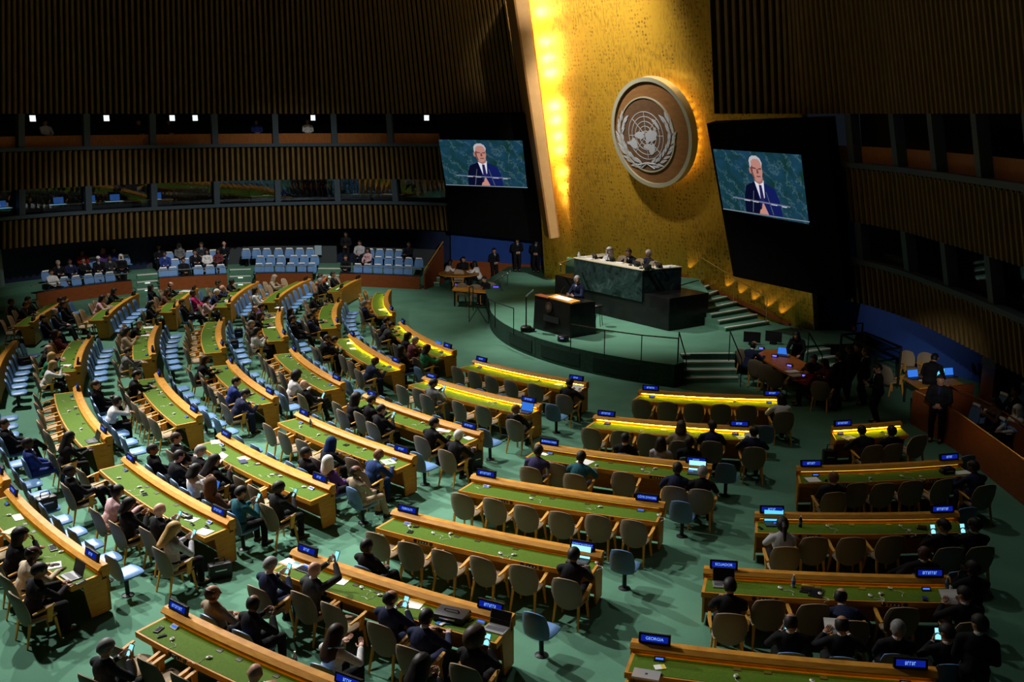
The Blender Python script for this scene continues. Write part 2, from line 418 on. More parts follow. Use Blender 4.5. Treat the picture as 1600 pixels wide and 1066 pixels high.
# ------------------------------------------------------------------ slatted hall walls
def catmull(pts, n=8):
    P4 = [Vector((*p, 0)) for p in pts]; out = []
    for i in range(len(P4)-1):
        a, b, c, d = P4[max(i-1, 0)], P4[i], P4[i+1], P4[min(i+2, len(P4)-1)]
        for k in range(n):
            t = k/n
            out.append(.5*((2*b)+(c-a)*t+(2*a-5*b+4*c-d)*t*t+(3*b-a-3*c+d)*t**3))
    out.append(P4[-1]); return out
def resample(pl, step):
    out = [pl[0].copy()]; acc = 0
    for i in range(len(pl)-1):
        a, b = pl[i], pl[i+1]; L = (b-a).length; 
        while acc + L >= step:
            t = (step-acc)/L; a = a.lerp(b, t); L = (b-a).length; acc = 0; out.append(a.copy())
        acc += L
    return out
HALL_C = Vector((-3, 28, 0))
class Ring:
    def __init__(s, pts, step=.28):
        pl = resample(catmull(pts), step); s.p = pl; s.n = []
        for i in range(len(pl)):
            d = (pl[min(i+1, len(pl)-1)]-pl[max(i-1, 0)]).normalized(); n = Vector((-d.y, d.x, 0))
            if n.dot(HALL_C-pl[i]) < 0: n = -n
            s.n.append(n)
    def at(s, i, z, off=0):
        return s.p[i] + s.n[i]*(LEAN*(z-2.5)+off) + Vector((0, 0, z))
    def band(s, mb, z0, z1, off=0, th=.1, i0=0, i1=None, mi=0):
        i1 = i1 if i1 is not None else len(s.p)-1
        vs = []
        for i in range(i0, i1+1): vs += [s.at(i, z0, off), s.at(i, z1, off), s.at(i, z1, off-th), s.at(i, z0, off-th)]
        fs = []
        for k in range(i1-i0):
            a = 4*k; b = a+4
            for j in range(4): fs.append((a+j, a+(j+1) % 4, b+(j+1) % 4, b+j))
        fs += [(0, 1, 2, 3), tuple(4*(i1-i0)+j for j in (3, 2, 1, 0))]
        return mb.add(vs, fs, mi)
    def slats(s, mb, z0, z1, i0=0, i1=None, w=.072, th=.07, mi=0):
        i1 = i1 if i1 is not None else len(s.p)-1
        for i in range(i0, i1):
            d = (s.p[i+1]-s.p[i]).normalized()
            A = [s.at(i, z0, o)+d*u for u, o in ((-w, 0), (-w*.7, th), (w*.7, th), (w, 0))]
            B = [s.at(i, z1, o)+d*u for u, o in ((-w, 0), (-w*.7, th), (w*.7, th), (w, 0))]
            mb.hexa(A, B, mi)
        return mb
LEFT = Ring([(-26.2, 36.5), (-24.6, 40.5), (-22.7, 43.9), (-20.6, 46.4), (-17.9, 48.6), (-15.4, 50.2), (-12.6, 51.4), (-9.2, 52.2), (-6.0, 52.1), (-3.4, 51.3), (-1.0, 50.0), (1.3, 47.9), (2.35, 46.8)])
RIGHT = Ring([(9.0, 6.0), (10.6, 12.0), (11.5, 18.0), (11.75, 22.7), (11.75, 27), (11.6, 29), (11.1, 31), (10.2, 32.9), (8.9, 34.2), (7.45, 35.3)])
M_SLAT = wood('slat_wood', (.10, .062, .017), (.155, .095, .027), (2, 2, .6), .6)
M_SLATB = mat('slat_backing', (.006, .004, .003), .95, spec=.05)
M_SILL = mat('balcony_sill', (.045, .065, .085), .5)
M_PARA = wood('balcony_parapet', (.26, .09, .025), (.34, .13, .035), (4, 4, 1.2), .5)
M_RECESS = mat('booth_dark', (.008, .010, .011), .9)
Z_LOW0, Z_LOW1, Z_SILL1, Z_WIN1, Z_MID0, Z_MID1, Z_SILL2, Z_WIN2 = 2.5, 3.75, 3.95, 5.1, 5.1, 6.72, 6.93, 8.37
def glass():
    m = bpy.data.materials.new('booth_glass'); m.use_nodes = True; nt = m.node_tree; nt.nodes.clear()
    t = nt.nodes.new('ShaderNodeBsdfTransparent'); t.inputs[0].default_value = (.85, .9, .9, 1)
    g = nt.nodes.new('ShaderNodeBsdfGlossy'); g.inputs['Roughness'].default_value = .03; g.inputs[0].default_value = (.8, .9, 1, 1)
    mx = nt.nodes.new('ShaderNodeMixShader'); mx.inputs[0].default_value = .06; o = nt.nodes.new('ShaderNodeOutputMaterial')
    nt.links.new(t.outputs[0], mx.inputs[1]); nt.links.new(g.outputs[0], mx.inputs[2]); nt.links.new(mx.outputs[0], o.inputs[0])
    return m
M_GLASS = glass()
WINN = [0]
def hall_side(ring, side, ilow, mull):
    """ilow: (first, last) index of the balcony bands; upper slats run the whole ring"""
    i0, i1 = ilow
    m = MB(); ring.slats(m, Z_WIN2, 16.5); ring.band(m, Z_WIN2, 16.5, 0, .12, mi=1)
    struct(m.build('wall_'+side, [M_SLAT, M_SLATB]), 'tall vertical wooden slats of the upper %s wall' % side)
    m = MB(); ring.slats(m, Z_MID0, Z_MID1, i0, i1); ring.band(m, Z_MID0, Z_MID1+.1, 0, .12, i0, i1, 1)
    struct(m.build('wall_'+side, [M_SLAT, M_SLATB]), 'wooden slats of the upper balcony front, %s side' % side)
    m = MB(); ring.slats(m, Z_LOW0, Z_LOW1, i0, i1); ring.band(m, Z_LOW0, Z_LOW1+.1, 0, .12, i0, i1, 1)
    struct(m.build('wall_'+side, [M_SLAT, M_SLATB]), 'wooden slats of the lower balcony front, %s side' % side)
    for z0, z1 in ((Z_LOW1+.05, Z_SILL1), (Z_MID1+.05, Z_SILL2)):
        m = MB(); ring.band(m, z0, z1, .13, .3, i0, i1)
        struct(m.build('trim_1', M_SILL), 'blue-grey sill rail of the balcony')
    # wire hangers at the slat heads
    m = MB()
    for z in (Z_LOW1, Z_MID1):
        for i in range(i0, i1):
            d = (ring.p[i+1]-ring.p[i]).normalized()
            a, b = ring.at(i, z-.02, .09), ring.at(i, z+.15, .12)
            for sg in (-1, 1): m.bar(a+d*.06*sg, b, .014, .014)
    struct(m.build('trim_2', mat('brass_wire', (.4, .28, .14), .4, .8)), 'thin metal slat hangers')
    # dark recess behind both window strips, floors and backs
    m = MB(); ring.band(m, Z_LOW1, Z_WIN2+.2, -1.9, .1, i0, i1)
    for z in (Z_LOW1-.02, Z_MID0+.02, Z_MID1, Z_WIN2+.02): ring.band(m, z, z+.05, -.12, 1.8, i0, i1)
    struct(m.build('wall_'+side, M_RECESS), 'dark recess of the interpreter booths, %s side' % side)
    # parapet panels in the upper strip
    m = MB(); ring.band(m, Z_SILL2-.02, Z_SILL2+.48, -.25, .05, i0, i1)
    struct(m.build('trim_3', M_PARA), 'brown wooden parapet panels in the upper window strip')
    ks = list(range(i0, i1, mull))
    for a, b in zip(ks, ks[1:]+[i1]):
        for z0, z1, gl in ((Z_SILL1, Z_WIN1, 1), (Z_SILL2, Z_WIN2, 0)):
            WINN[0] += 1
            t = bpy.data.objects.new('window_%d' % WINN[0], None); COL.objects.link(t); struct(t)
            m = MB()
            d = (ring.p[a+1]-ring.p[a]).normalized()
            A = [ring.at(a, z0, o)+d*u for u, o in ((-.14, -.25), (-.14, .05), (.14, .05), (.14, -.25))]
            B = [ring.at(a, z1, o)+d*u for u, o in ((-.14, -.25), (-.14, .05), (.14, .05), (.14, -.25))]
            m.hexa(A, B); m.build('mullion', M_SILL, t)
            if gl and b-a > 1:
                m = MB(); ring.band(m, z0, z1, -.3, .015, a, b); m.build('pane', M_GLASS, t)
NL = len(LEFT.p)-1; NR = len(RIGHT.p)-1
IL1 = min(range(NL), key=lambda i: (LEFT.p[i]-Vector((-2.0, 50.6, 0))).length)
IR1 = min(range(NR), key=lambda i: (RIGHT.p[i]-Vector((10.6, 32.3, 0))).length)
hall_side(LEFT, 'left', (0, IL1), 11)
hall_side(RIGHT, 'right', (0, IR1), 9)
# under-balcony back walls
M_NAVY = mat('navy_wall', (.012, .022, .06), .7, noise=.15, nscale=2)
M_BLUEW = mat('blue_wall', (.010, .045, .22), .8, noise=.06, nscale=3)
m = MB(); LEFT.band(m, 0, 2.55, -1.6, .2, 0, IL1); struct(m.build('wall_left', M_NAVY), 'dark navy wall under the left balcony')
m = MB(); m.prism([(-3.2, 51.9), (4.2, 49.0), (4.3, 49.3), (-3.2, 52.2)], 0, 9.5)
struct(m.build('wall_back', M_BLUEW), 'deep blue wall left of the platform')
m = MB(); m.prism([(-3.2, 51.86), (4.2, 48.96), (4.2, 49.0), (-3.2, 51.9)], 0, SZ+.14); struct(m.build('baseboard_back', M_REDWOOD))
m = MB(); m.prism([(10.5, 36.1), (12.4, 35.1), (14.8, 31.0), (17.5, 24.0), (17.8, 24.2), (15.1, 31.2), (12.6, 35.4), (10.6, 36.4)], 0, 6.0)
struct(m.build('wall_right', M_BLUEW), 'deep blue wall right of the platform')
m = MB(); m.prism([(10.48, 36.06), (12.36, 35.06), (12.4, 35.1), (10.5, 36.1)], SZ, SZ+.14); struct(m.build('baseboard_right', M_REDWOOD))
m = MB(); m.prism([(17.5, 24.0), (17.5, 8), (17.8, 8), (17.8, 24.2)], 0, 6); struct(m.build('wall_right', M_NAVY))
# ceiling
struct(MB().prism([(-30, 4), (20, 4), (20, 54), (-30, 54)], 18.2, 18.4).build('ceiling', mat('ceiling_dark', (.03, .03, .03), .9)), 'dark ceiling of the hall')
# white lamps seen in the upper booths
for px in (71, 183, 281, 315, 495, 663):
    y = 179.5
    i = min(range(IL1), key=lambda k: abs((LEFT.at(k, 8.2).x/(LEFT.at(k, 8.2).y)) - (px-800)/FPX/CF*.97))
    q = LEFT.at(i, 8.17, -.6); d = (LEFT.p[i+1]-LEFT.p[i]).normalized()
    t = thing('ceiling_lamp', 'small square white lamp in the upper booth window, %s from the left' % ORD[(71, 183, 281, 315, 495, 663).index(px)], 'lamp', q, math.atan2(d.y, d.x), 'booth lamps')
    MB().box((0, 0, 0), (.22, .1, .26)).build('diffuser', glow('lamp_white', (.8, 1, .95), 1.0), t)
    MB().box((0, .08, 0), (.26, .06, .30)).build('housing', M_BLACK, t)

# pale end strip of the left wall beside the gold
n_st = Vector((-.25, -1, -.2)).normalized(); p_st = (1.75, 45.0, 2.4)
struct(quad_uv('trim_4', [on_plane(x, y, p_st, n_st) for x, y in ((861, 373), (873, 371), (823, -12), (804, -12))], mat('pale_maple', (.78, .44, .17), .5, noise=.05, nscale=3), [(0, 0), (1, 0), (1, 1), (0, 1)], .25, n_st), 'pale wooden end strip of the left slatted wall')

A_, B_ = on_plane(861, 373, p_st, n_st), on_plane(804, -12, p_st, n_st); bk_ = Vector((-.30, 2.7, 0)); tx_ = Vector((-.08, 0, 0))  # unseen panel added to keep the wash lamps off the slats
struct(MB().hexa([A_, A_+bk_, A_+bk_+tx_, A_+tx_], [B_, B_+bk_, B_+bk_+tx_, B_+tx_]).build('trim_4', wood('return_wood', (.30, .14, .04), (.38, .18, .05))), 'wooden return behind the pale end strip')
# ------------------------------------------------------------------ video screens
def flat(mb, pts2, fr, off):
    o, ex, ey, n = fr
    mb.add([o+ex*x+ey*y+n*off for x, y in pts2], [tuple(range(len(pts2)))])
    return mb
def ellp(cx, cy, rx, ry, n=20, a0=0, a1=360):
    return [(cx+rx*math.cos(R(a0+(a1-a0)*k/n)), cy+ry*math.sin(R(a0+(a1-a0)*k/n))) for k in range(n+(a1-a0 < 360))]
def marble_screen():
    m = bpy.data.materials.new('screen_marble'); m.use_nodes = True; nt = m.node_tree; nt.nodes.clear()
    uv = nt.nodes.new('ShaderNodeUVMap'); mp = nt.nodes.new('ShaderNodeMapping'); mp.inputs['Scale'].default_value = (3.2, 1.8, 1)
    n = nt.nodes.new('ShaderNodeTexNoise'); n.inputs['Scale'].default_value = 1.6; n.inputs['Detail'].default_value = 7; n.inputs['Distortion'].default_value = 1.2
    wv = nt.nodes.new('ShaderNodeTexWave'); wv.inputs['Scale'].default_value = 1.1; wv.inputs['Distortion'].default_value = 16; wv.inputs['Detail'].default_value = 8; wv.inputs['Detail Roughness'].default_value = .75; wv.bands_direction = 'DIAGONAL'
    r = nt.nodes.new('ShaderNodeValToRGB'); e = r.color_ramp.elements
    e[0].position = .32; e[0].color = (.008, .045, .040, 1); e[1].position = .70; e[1].color = (.016, .075, .15, 1)
    r2 = nt.nodes.new('ShaderNodeValToRGB'); r2.color_ramp.elements[0].position = .93; r2.color_ramp.elements[1].position = 1.0
    r2.color_ramp.elements[0].color = (0, 0, 0, 1); r2.color_ramp.elements[1].color = (.06, .105, .10, 1)
    ad = nt.nodes.new('ShaderNodeMix'); ad.data_type = 'RGBA'; ad.blend_type = 'ADD'; ad.inputs['Factor'].default_value = 1
    em = nt.nodes.new('ShaderNodeEmission'); em.inputs[1].default_value = .52; o = nt.nodes.new('ShaderNodeOutputMaterial')
    nt.links.new(uv.outputs[0], mp.inputs[0]); nt.links.new(mp.outputs[0], n.inputs[0]); nt.links.new(mp.outputs[0], wv.inputs[0])
    nt.links.new(n.outputs['Fac'], r.inputs[0]); nt.links.new(wv.outputs['Fac'], r2.inputs[0])
    nt.links.new(r.outputs[0], ad.inputs['A']); nt.links.new(r2.outputs[0], ad.inputs['B'])
    nt.links.new(ad.outputs['Result'], em.inputs[0]); nt.links.new(em.outputs[0], o.inputs[0])
    return m
M_SCRBG = marble_screen()
def screen(p0, ang, panel, disp, label):
    nh = Vector((math.cos(R(ang)), math.sin(R(ang)), -LEAN)).normalized()
    c = [on_plane(x, y, p0, nh) for x, y in panel]
    t = thing('video_screen', label, 'screen', (0, 0, 0), 0, 'hanging video screens')
    q = quad_uv('housing', c, mat('screen_housing', (.003, .003, .003), .9, spec=.03), [(0, 0), (1, 0), (1, 1), (0, 1)], .45, nh); q.parent = t
    bz = MB()
    d = [on_plane(x, y, Vector(p0)+nh*.02, nh) for x, y in disp]     # BL BR TR TL
    bg = quad_uv('display', d, M_SCRBG, [(0, 0), (1, 0), (1, 1), (0, 1)], .015, nh); bg.parent = t
    o = d[0]; ex = (d[1]-d[0]+d[2]-d[3])/2; ey = (d[3]-d[0]+d[2]-d[1])/2
    W, H = ex.length, ey.length
    print('screen', round(W, 2), round(H, 2), round(W/H, 3))
    fr = (o, ex/16, ey/9, nh)
    def layer(nm, polys, col, st, off):
        mb = MB()
        for p in polys: flat(mb, p, fr, off)
        b = mb.build(nm, glow('screen_'+nm, col, st*.72), bg)
        return b
    layer('lower_edge', [[(0, 0), (16, 0), (16, .14), (0, .14)]], (.25, .3, .33), .8, .004)
    layer('suit', [[(4.6, .15), (11.4, .15), (11.2, 2.4), (10.6, 3.9), (8.9, 4.6), (8.0, 4.3), (7.0, 4.7), (5.3, 4.0), (4.7, 2.2)]], (.006, .012, .10), 1, .005)
    layer('suit_shade', [[(4.6, .15), (7.6, .15), (7.5, 2.2), (7.0, 4.7), (5.3, 4.0), (4.7, 2.2)]], (.003, .004, .022), 1, .006)
    layer('shirt', [[(7.0, 4.75), (7.7, 2.4), (8.1, 2.0), (8.55, 2.6), (8.75, 5.0), (7.9, 4.6)]], (.8, .82, .9), .9, .007)
    layer('tie', [[(7.75, 4.3), (8.25, 4.3), (8.45, 2.2), (8.1, 1.6), (7.75, 2.3)]], (.02, .015, .09), 1, .008)
    layer('neck', [[(7.0, 5.2), (8.7, 5.4), (8.6, 4.7), (7.9, 4.35), (7.15, 4.7)]], (.42, .20, .17), .8, .009)
    layer('ear', [ellp(6.55, 6.2, .22, .42)], (.5, .22, .18), .8, .0095)
    layer('face', [[(6.65, 7.4), (6.65, 6.0), (7.0, 5.2), (7.5, 4.75), (8.1, 4.75), (8.55, 5.2), (8.8, 6.1), (8.75, 7.4), (8.3, 8.0), (7.2, 8.0)]], (.58, .27, .22), .85, .010)
    layer('face_shade', [[(6.65, 6.6), (6.7, 6.0), (7.0, 5.2), (7.3, 5.0), (7.0, 6.0), (7.05, 7.0)], [(7.0, 6.75), (7.65, 6.65), (7.65, 6.45), (7.05, 6.5)], [(8.05, 6.6), (8.65, 6.7), (8.65, 6.45), (8.05, 6.42)],
                         [(7.55, 5.55), (8.35, 5.55), (8.3, 5.38), (7.6, 5.38)], [(7.75, 6.5), (7.95, 6.5), (8.1, 5.9), (7.7, 5.85)]], (.20, .07, .06), .8, .011)
    layer('hair', [[(6.5, 7.6), (6.55, 6.6), (6.8, 6.9), (6.85, 7.5), (7.3, 7.85), (8.2, 7.9), (8.6, 7.5), (8.75, 6.8), (8.9, 7.4), (8.6, 8.0), (8.0, 8.35), (7.2, 8.3), (6.75, 8.05)]], (.55, .52, .56), .9, .012)
    layer('hands', [[(7.2, .2), (8.9, .2), (8.6, .9), (8.25, 1.7), (8.0, 1.75), (7.75, .95), (7.4, .75)]], (.62, .28, .22), .9, .012)
    layer('microphone', [[(5.9, .3), (6.05, .3), (6.7, 3.4), (6.6, 3.4)], [(9.7, .3), (9.85, .3), (9.0, 3.4), (8.9, 3.4)]], (.10, .12, .14), 1, .013)
    layer('lectern_bar', [[(2.4, 2.15), (13.0, 1.85), (13.0, 1.65), (2.4, 1.95)]], (.16, .18, .26), 1, .014)
    layer('lectern_lights', [[(4.6, 1.95), (5.7, 1.92), (5.7, 1.8), (4.6, 1.83)], [(6.2, 1.9), (7.3, 1.87), (7.3, 1.75), (6.2, 1.78)], [(9.6, 1.8), (10.7, 1.77), (10.7, 1.65), (9.6, 1.68)], [(11.5, 1.72), (12.4, 1.7), (12.4, 1.56), (11.5, 1.58)]], (.6, .62, .65), .9, .015)
    return t
screen((7.05, 33.5, 7.9), -145, [(1146, 432), (1322, 470), (1290, 186), (1104, 193)], [(1130.4, 327), (1263.6, 350.7), (1251, 242), (1113.9, 233)], 'large black video screen hanging right of the gold wall and emblem')
screen((-2.2, 47.2, 7.5), -112, [(703, 363), (846, 378), (826, 178), (683, 180)], [(696.8, 289.2), (823.5, 294.3), (816, 219.8), (685.2, 218.3)], 'large black video screen hanging left of the gold wall')
# ------------------------------------------------------------------ delegate desks: (ledge ends in the photo, left then right)
DESKPX = {
'R1':((1000,611),(1224,621)),'R2':((930,651),(1175,670)),'R3':((840,695),(1111,729)),'R4':((740,744),(1037,789)),
'R5':((617,799),(940,866)),'R6':((461,861),(800,965)),'R7':((262,950),(577,1087)),
'Q1':((1300,669),(1407,661)),'Q2':((1246,732),(1500,720)),'Q3':((1181,804),(1495,803)),'Q4':((1102,890),(1481,905)),'Q5':((989,1005),(1460,1050)),
'C1':((742,564),(917,599)),'C2':((664,590),(844,634)),'C3':((572,617),(752,677)),'C4':((466,646),(647,715)),'C5':((345,679),(519,761)),'C6':((197,716),(361,815)),'C7':((16,766),(162,886)),
'B0':((627,504),(710,549)),'B1':((548,523),(629,572)),'B2':((457,546),(536,600)),'B3':((359,564),(431,622)),'B4':((247,584),(312,651)),'B5':((121,605),(170,684)),'B6':((-26,628),(10,752)),
'A0':((609,454),(615,489)),'A1':((531,470),(529,508)),'A2':((439,484),(447,527)),'A3':((348,498),(350,545)),'A4':((249,505),(240,555)),'A5':((142,526),(122,574)),'A6':((23,534),(-8,590)),
'Z0':((562,436),(532,452)),'Z1':((483,437),(432,469)),'Z2':((402,441),(357,476)),'Z3':((307,452),(271,484)),'Z4':((214,460),(165,496)),'Z5':((105,469),(49,505)),
}
BLOCKN = {'R': 'centre-right', 'Q': 'right', 'C': 'centre', 'B': 'centre-left', 'A': 'left', 'Z': 'far-left'}
def place_name(k):
    n = int(k[1:]); n = n if k[0] in 'BAZ' else n-1
    return '%s desk from stage, %s block' % (ORD[n], BLOCKN[k[0]])
class Desk:
    def __init__(s, key, a, b):
        s.key = key; p, q = P(*a, .86), P(*b, .86); s.p, s.q = p, q
        dp, dq = p-CTR, q-CTR; dp.z = dq.z = 0
        s.r0, s.r1 = dp.length, dq.length
        s.a0, s.a1 = math.atan2(dp.y, dp.x), math.atan2(dq.y, dq.x)
        if s.a1-s.a0 > math.pi: s.a1 -= 2*math.pi
        if s.a0-s.a1 > math.pi: s.a0 -= 2*math.pi
        s.len = (p-q).length
    def pt(s, t, dr, z=0):
        r = s.r0+(s.r1-s.r0)*t+dr; a = s.a0+(s.a1-s.a0)*t
        return Vector((CTR.x+r*math.cos(a), CTR.y+r*math.sin(a), z))
    def face(s, t):     # heading (local +Y) towards the stage centre
        a = s.a0+(s.a1-s.a0)*t
        tg = s.pt(t+.01, 0)-s.pt(t-.01, 0); n = Vector((-tg.y, tg.x, 0)).normalized()
        if n.dot(CTR-s.pt(t, 0)) < 0: n = -n
        return math.atan2(-n.x, n.y)
    def t_of(s, pos):
        d = Vector(pos)-CTR; a = math.atan2(d.y, d.x)
        while a-s.a0 > math.pi: a -= 2*math.pi
        while a-s.a0 < -math.pi: a += 2*math.pi
        return (a-s.a0)/(s.a1-s.a0)
DESKS = {k: Desk(k, *v) for k, v in DESKPX.items()}
NEARW = .62
def sweep(desk, prof, t0, t1, n, mb, mi=0):
    m = len(prof); vs = []; fs = []
    for i in range(n+1):
        t = t0+(t1-t0)*i/n
        for dr, z in prof: vs.append(desk.pt(t, dr, z))
    for i in range(n):
        for j in range(m): fs.append((i*m+j, i*m+(j+1) % m, (i+1)*m+(j+1) % m, (i+1)*m+j))
    fs += [tuple(range(m))[::-1], tuple(n*m+j for j in range(m))]
    return mb.add(vs, fs, mi)
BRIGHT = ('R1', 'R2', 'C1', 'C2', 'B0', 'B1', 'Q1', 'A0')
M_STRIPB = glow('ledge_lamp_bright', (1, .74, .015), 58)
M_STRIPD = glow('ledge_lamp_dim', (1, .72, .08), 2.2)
M_GRAIN = M_WOOD
def sign(desk, t, text, which):
    c = desk.pt(t, -.005, .90); rz = desk.face(t)
    far = desk.key[0] in 'ZA' or desk.key in ('B4', 'B5', 'B6')
    lab = 'lit blue name sign, %s end of %s' % (which, place_name(desk.key))
    o = thing('name_sign', lab, 'sign', c, rz, 'lit name signs on the desks')
    M = Matrix.Rotation(R(-14), 3, 'X'); wd = .46
    MB().box((0, -.005, .075), (wd, .055, .145), M=M).build('case', M_BLACK, o, bevel=.006)
    MB().box((0, 0, -.0), (.2, .07, .02)).build('foot', M_BLACK, o)
    def lp(x, z, y): return M @ Vector((x, y, z)) + Vector((0, -.005, .075))
    m = MB(); a, h = wd/2-.035, .045
    m.add([lp(-a, -h, -.0295), lp(a, -h, -.0295), lp(a, h, -.0295), lp(-a, h, -.0295)], [(0, 1, 2, 3)])
    d = m.build('display', M_DISP, o)
    if text:
        cu = bpy.data.curves.new('lettering', 'FONT'); cu.body = text; cu.size = .060; cu.align_x = 'CENTER'; cu.align_y = 'CENTER'
        tmp = bpy.data.objects.new('tmp', cu); COL.objects.link(tmp)
        dg = bpy.context.evaluated_depsgraph_get(); me = bpy.data.meshes.new_from_object(tmp.evaluated_get(dg))
        bpy.data.objects.remove(tmp)
        xs = [v.co.x for v in me.vertices]; sx = min(1, (2*a-.02)/(max(xs)-min(xs)))
        for v in me.vertices: v.co = lp(v.co.x*sx, v.co.y, -.031)
        me.materials.clear(); me.materials.append(M_DISPT)
        q = bpy.data.objects.new('lettering', me); COL.objects.link(q); q.parent = d
    else:
        m = MB(); n = RND.randint(5, 9); x = -n*.015
        for k in range(n):   # letters too small to read in the photograph
            wk = .019
            for (u0, u1, v0, v1) in ((0, .3, -1, 1), (.3, 1, .6, 1)) if k % 3 else ((.2, .8, -1, -.6), (0, .3, -1, 1), (.7, 1, -.6, 1)):
                m.add([lp(x+wk*u0, v0*.024, -.031), lp(x+wk*u1, v0*.024, -.031), lp(x+wk*u1, v1*.024, -.031), lp(x+wk*u0, v1*.024, -.031)], [(0, 1, 2, 3)])
            x += .03
        m.build('lettering', M_DISPT, d)
    return o
SIGNS = {'R5': ('DJIBOUTI', 'DOMINICAN REPUBLIC'), 'R4': (None, "CÔTE D'IVOIRE"), 'R3': ('BURKINA FASO', None), 'Q5': ('GEORGIA', None), 'Q4': ('ECUADOR', None)}
NOSIGN = {('Q1', 1), ('A0', 0), ('A6', 0), ('B6', 0)}
def make_desk(k):
    d = DESKS[k]; n = 12
    t = thing('delegate_desk', 'curved wooden desk with green top, %s' % place_name(k), 'desk', d.pt(.5, .3, 0), 0, 'curved delegate desks')
    off = -t.location
    def fin(mb, nm, m, par=None, **kw):
        mb.v = [tuple(Vector(v)+off) for v in mb.v]; return mb.build(nm, m, par or t, **kw)
    fin(sweep(d, [(-.085, .70), (-.085, .885), (-.07, .90), (.055, .90), (.125, .845), (.125, .828), (.06, .828), (.05, .70)], -.006, 1.006, n, MB()), 'ledge', M_WOOD)
    fin(sweep(d, [(.05, .655), (.05, .745), (NEARW, .745), (NEARW, .655), (NEARW-.03, .645), (.08, .645)], 0, 1, n, MB()), 'desktop', M_WOOD)
    e = .012
    fin(sweep(d, [(.1, .7445), (.1, .7495), (NEARW-.03, .7495), (NEARW-.03, .7445)], e, 1-e, n, MB()), 'leather_inlay', M_GREEN)
    fin(sweep(d, [(-.075, .05), (-.075, .70), (-.035, .70), (-.035, .05)], 0, 1, n, MB()), 'front_panel', M_WOOD)
    for tt, sg in ((0.0, 1), (1.0, -1)):
        dt = .035/d.len*sg
        A = [(-.07, .04), (.30, .04), (.40, .645), (-.07, .645)]
        m = MB(); m.hexa([d.pt(tt, a, z) for a, z in A], [d.pt(tt+dt, a, z) for a, z in A]); fin(m, 'end_panel', M_WOOD)
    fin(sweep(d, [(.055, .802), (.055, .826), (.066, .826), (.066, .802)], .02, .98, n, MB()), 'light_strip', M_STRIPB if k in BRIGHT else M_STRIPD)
    # sockets and earphone grilles in the near edge, consoles on the top
    for tc in (.25, .75):
        for u in (-.17, .17):
            tt = tc+u/d.len; c = d.pt(tt, NEARW+.004, .70); nrm = (d.pt(tt, 1)-d.pt(tt, 0)).normalized()
            m = MB(); x = Vector((-nrm.y, nrm.x, 0)); z = Vector((0, 0, 1))
            ring = [c+(x*math.cos(2*math.pi*i/14)+z*math.sin(2*math.pi*i/14))*.037 for i in range(14)]
            m.hexa(ring, [p+nrm*.006 for p in ring]); fin(m, 'earphone_grille', M_BLACK)
        c = d.pt(tc, NEARW+.005, .70); nrm = (d.pt(tc, 1)-d.pt(tc, 0)).normalized(); x = Vector((-nrm.y, nrm.x, 0)); z = Vector((0, 0, 1))
        m = MB(); q = [c+x*a*.1+z*b*.026 for a, b in ((-1, -1), (1, -1), (1, 1), (-1, 1))]; m.hexa(q, [p+nrm*.006 for p in q]); sp = fin(m, 'socket_plate', M_BLACK)
        for a in (-.06, .0, .06):
            m = MB(); q = [c+nrm*.0065+x*(a+b*.011)+z*e_*.01 for b, e_ in ((-1, -1), (1, -1), (1, 1), (-1, 1))]; m.hexa(q, [p+nrm*.003 for p in q]); fin(m, 'socket', M_STEEL, sp)
    for tc, lit in ((.1, 1), (.9, 1), (.36, 0), (.46, 0), (.64, 0)):
        if d.key == 'Q1' and tc > .5: continue
        w_ = .075 if lit else .05
        tt0, tt1 = tc-w_/d.len, tc+w_/d.len
        m = MB(); m.hexa([d.pt(tt0, .15, .749), d.pt(tt1, .15, .749), d.pt(tt1, .23, .749), d.pt(tt0, .23, .749)], [d.pt(tt0, .15, .79 if lit else .757), d.pt(tt1, .15, .79 if lit else .757), d.pt(tt1, .23, .757), d.pt(tt0, .23, .757)])
        cs = fin(m, 'voting_console' if lit else 'cable_flap', M_BLACK)
        if lit:
            u0, u1 = tc-.055/d.len, tc+.055/d.len
            m = MB(); m.add([d.pt(u0, .175, .7815), d.pt(u1, .175, .7815), d.pt(u1, .205, .769), d.pt(u0, .205, .769)], [(0, 1, 2, 3)]); fin(m, 'console_screen', M_DISPC, cs)
    for j, (tt, wh) in enumerate(((.075, 'left'), (.92, 'right'))):
        if (k, j) in NOSIGN: continue
        if k == 'Q1': tt = .14
        sign(d, tt, SIGNS.get(k, (None, None))[j], wh)
for k in DESKS: make_desk(k)

# ------------------------------------------------------------------ tan armchair
def shell(mb, cfun, half, n=10, th=.055, mi=(0, 0)):
    """upholstered panel: cfun(u,v)->(pos, normal), u,v in -1..1 mapped to a squircle"""
    F = []; B = []
    for j in range(n+1):
        for i in range(n+1):
            u, v = 2*i/n-1, 2*j/n-1
            x = u*math.sqrt(max(0, 1-v*v*half)); y = v*math.sqrt(max(0, 1-u*u*half))
            p, nn = cfun(x, y); e = max(0, 1-max(abs(u), abs(v))**6); k = th/2*(.25+.75*e)
            F.append(p+nn*k); B.append(p-nn*k)
    q = n+1; fs = []; fb = []
    for j in range(n):
        for i in range(n):
            a = j*q+i; fs.append((a, a+1, a+q+1, a+q)); fb.append((a, a+q, a+q+1, a+1))
    mb.add(F, fs, mi[0]); mb.add(B, fb, mi[1])
    N = q*q; ed = [i for i in range(q)]+[j*q+n for j in range(1, q)]+[n*q+i for i in range(n-1, -1, -1)]+[j*q for j in range(n-1, 0, -1)]
    o = len(mb.v)-2*N
    for a, b in zip(ed, ed[1:]+ed[:1]):
        mb.f.append((o+a, o+N+a, o+N+b, o+b)); mb.mi.append(mi[0])
    return mb
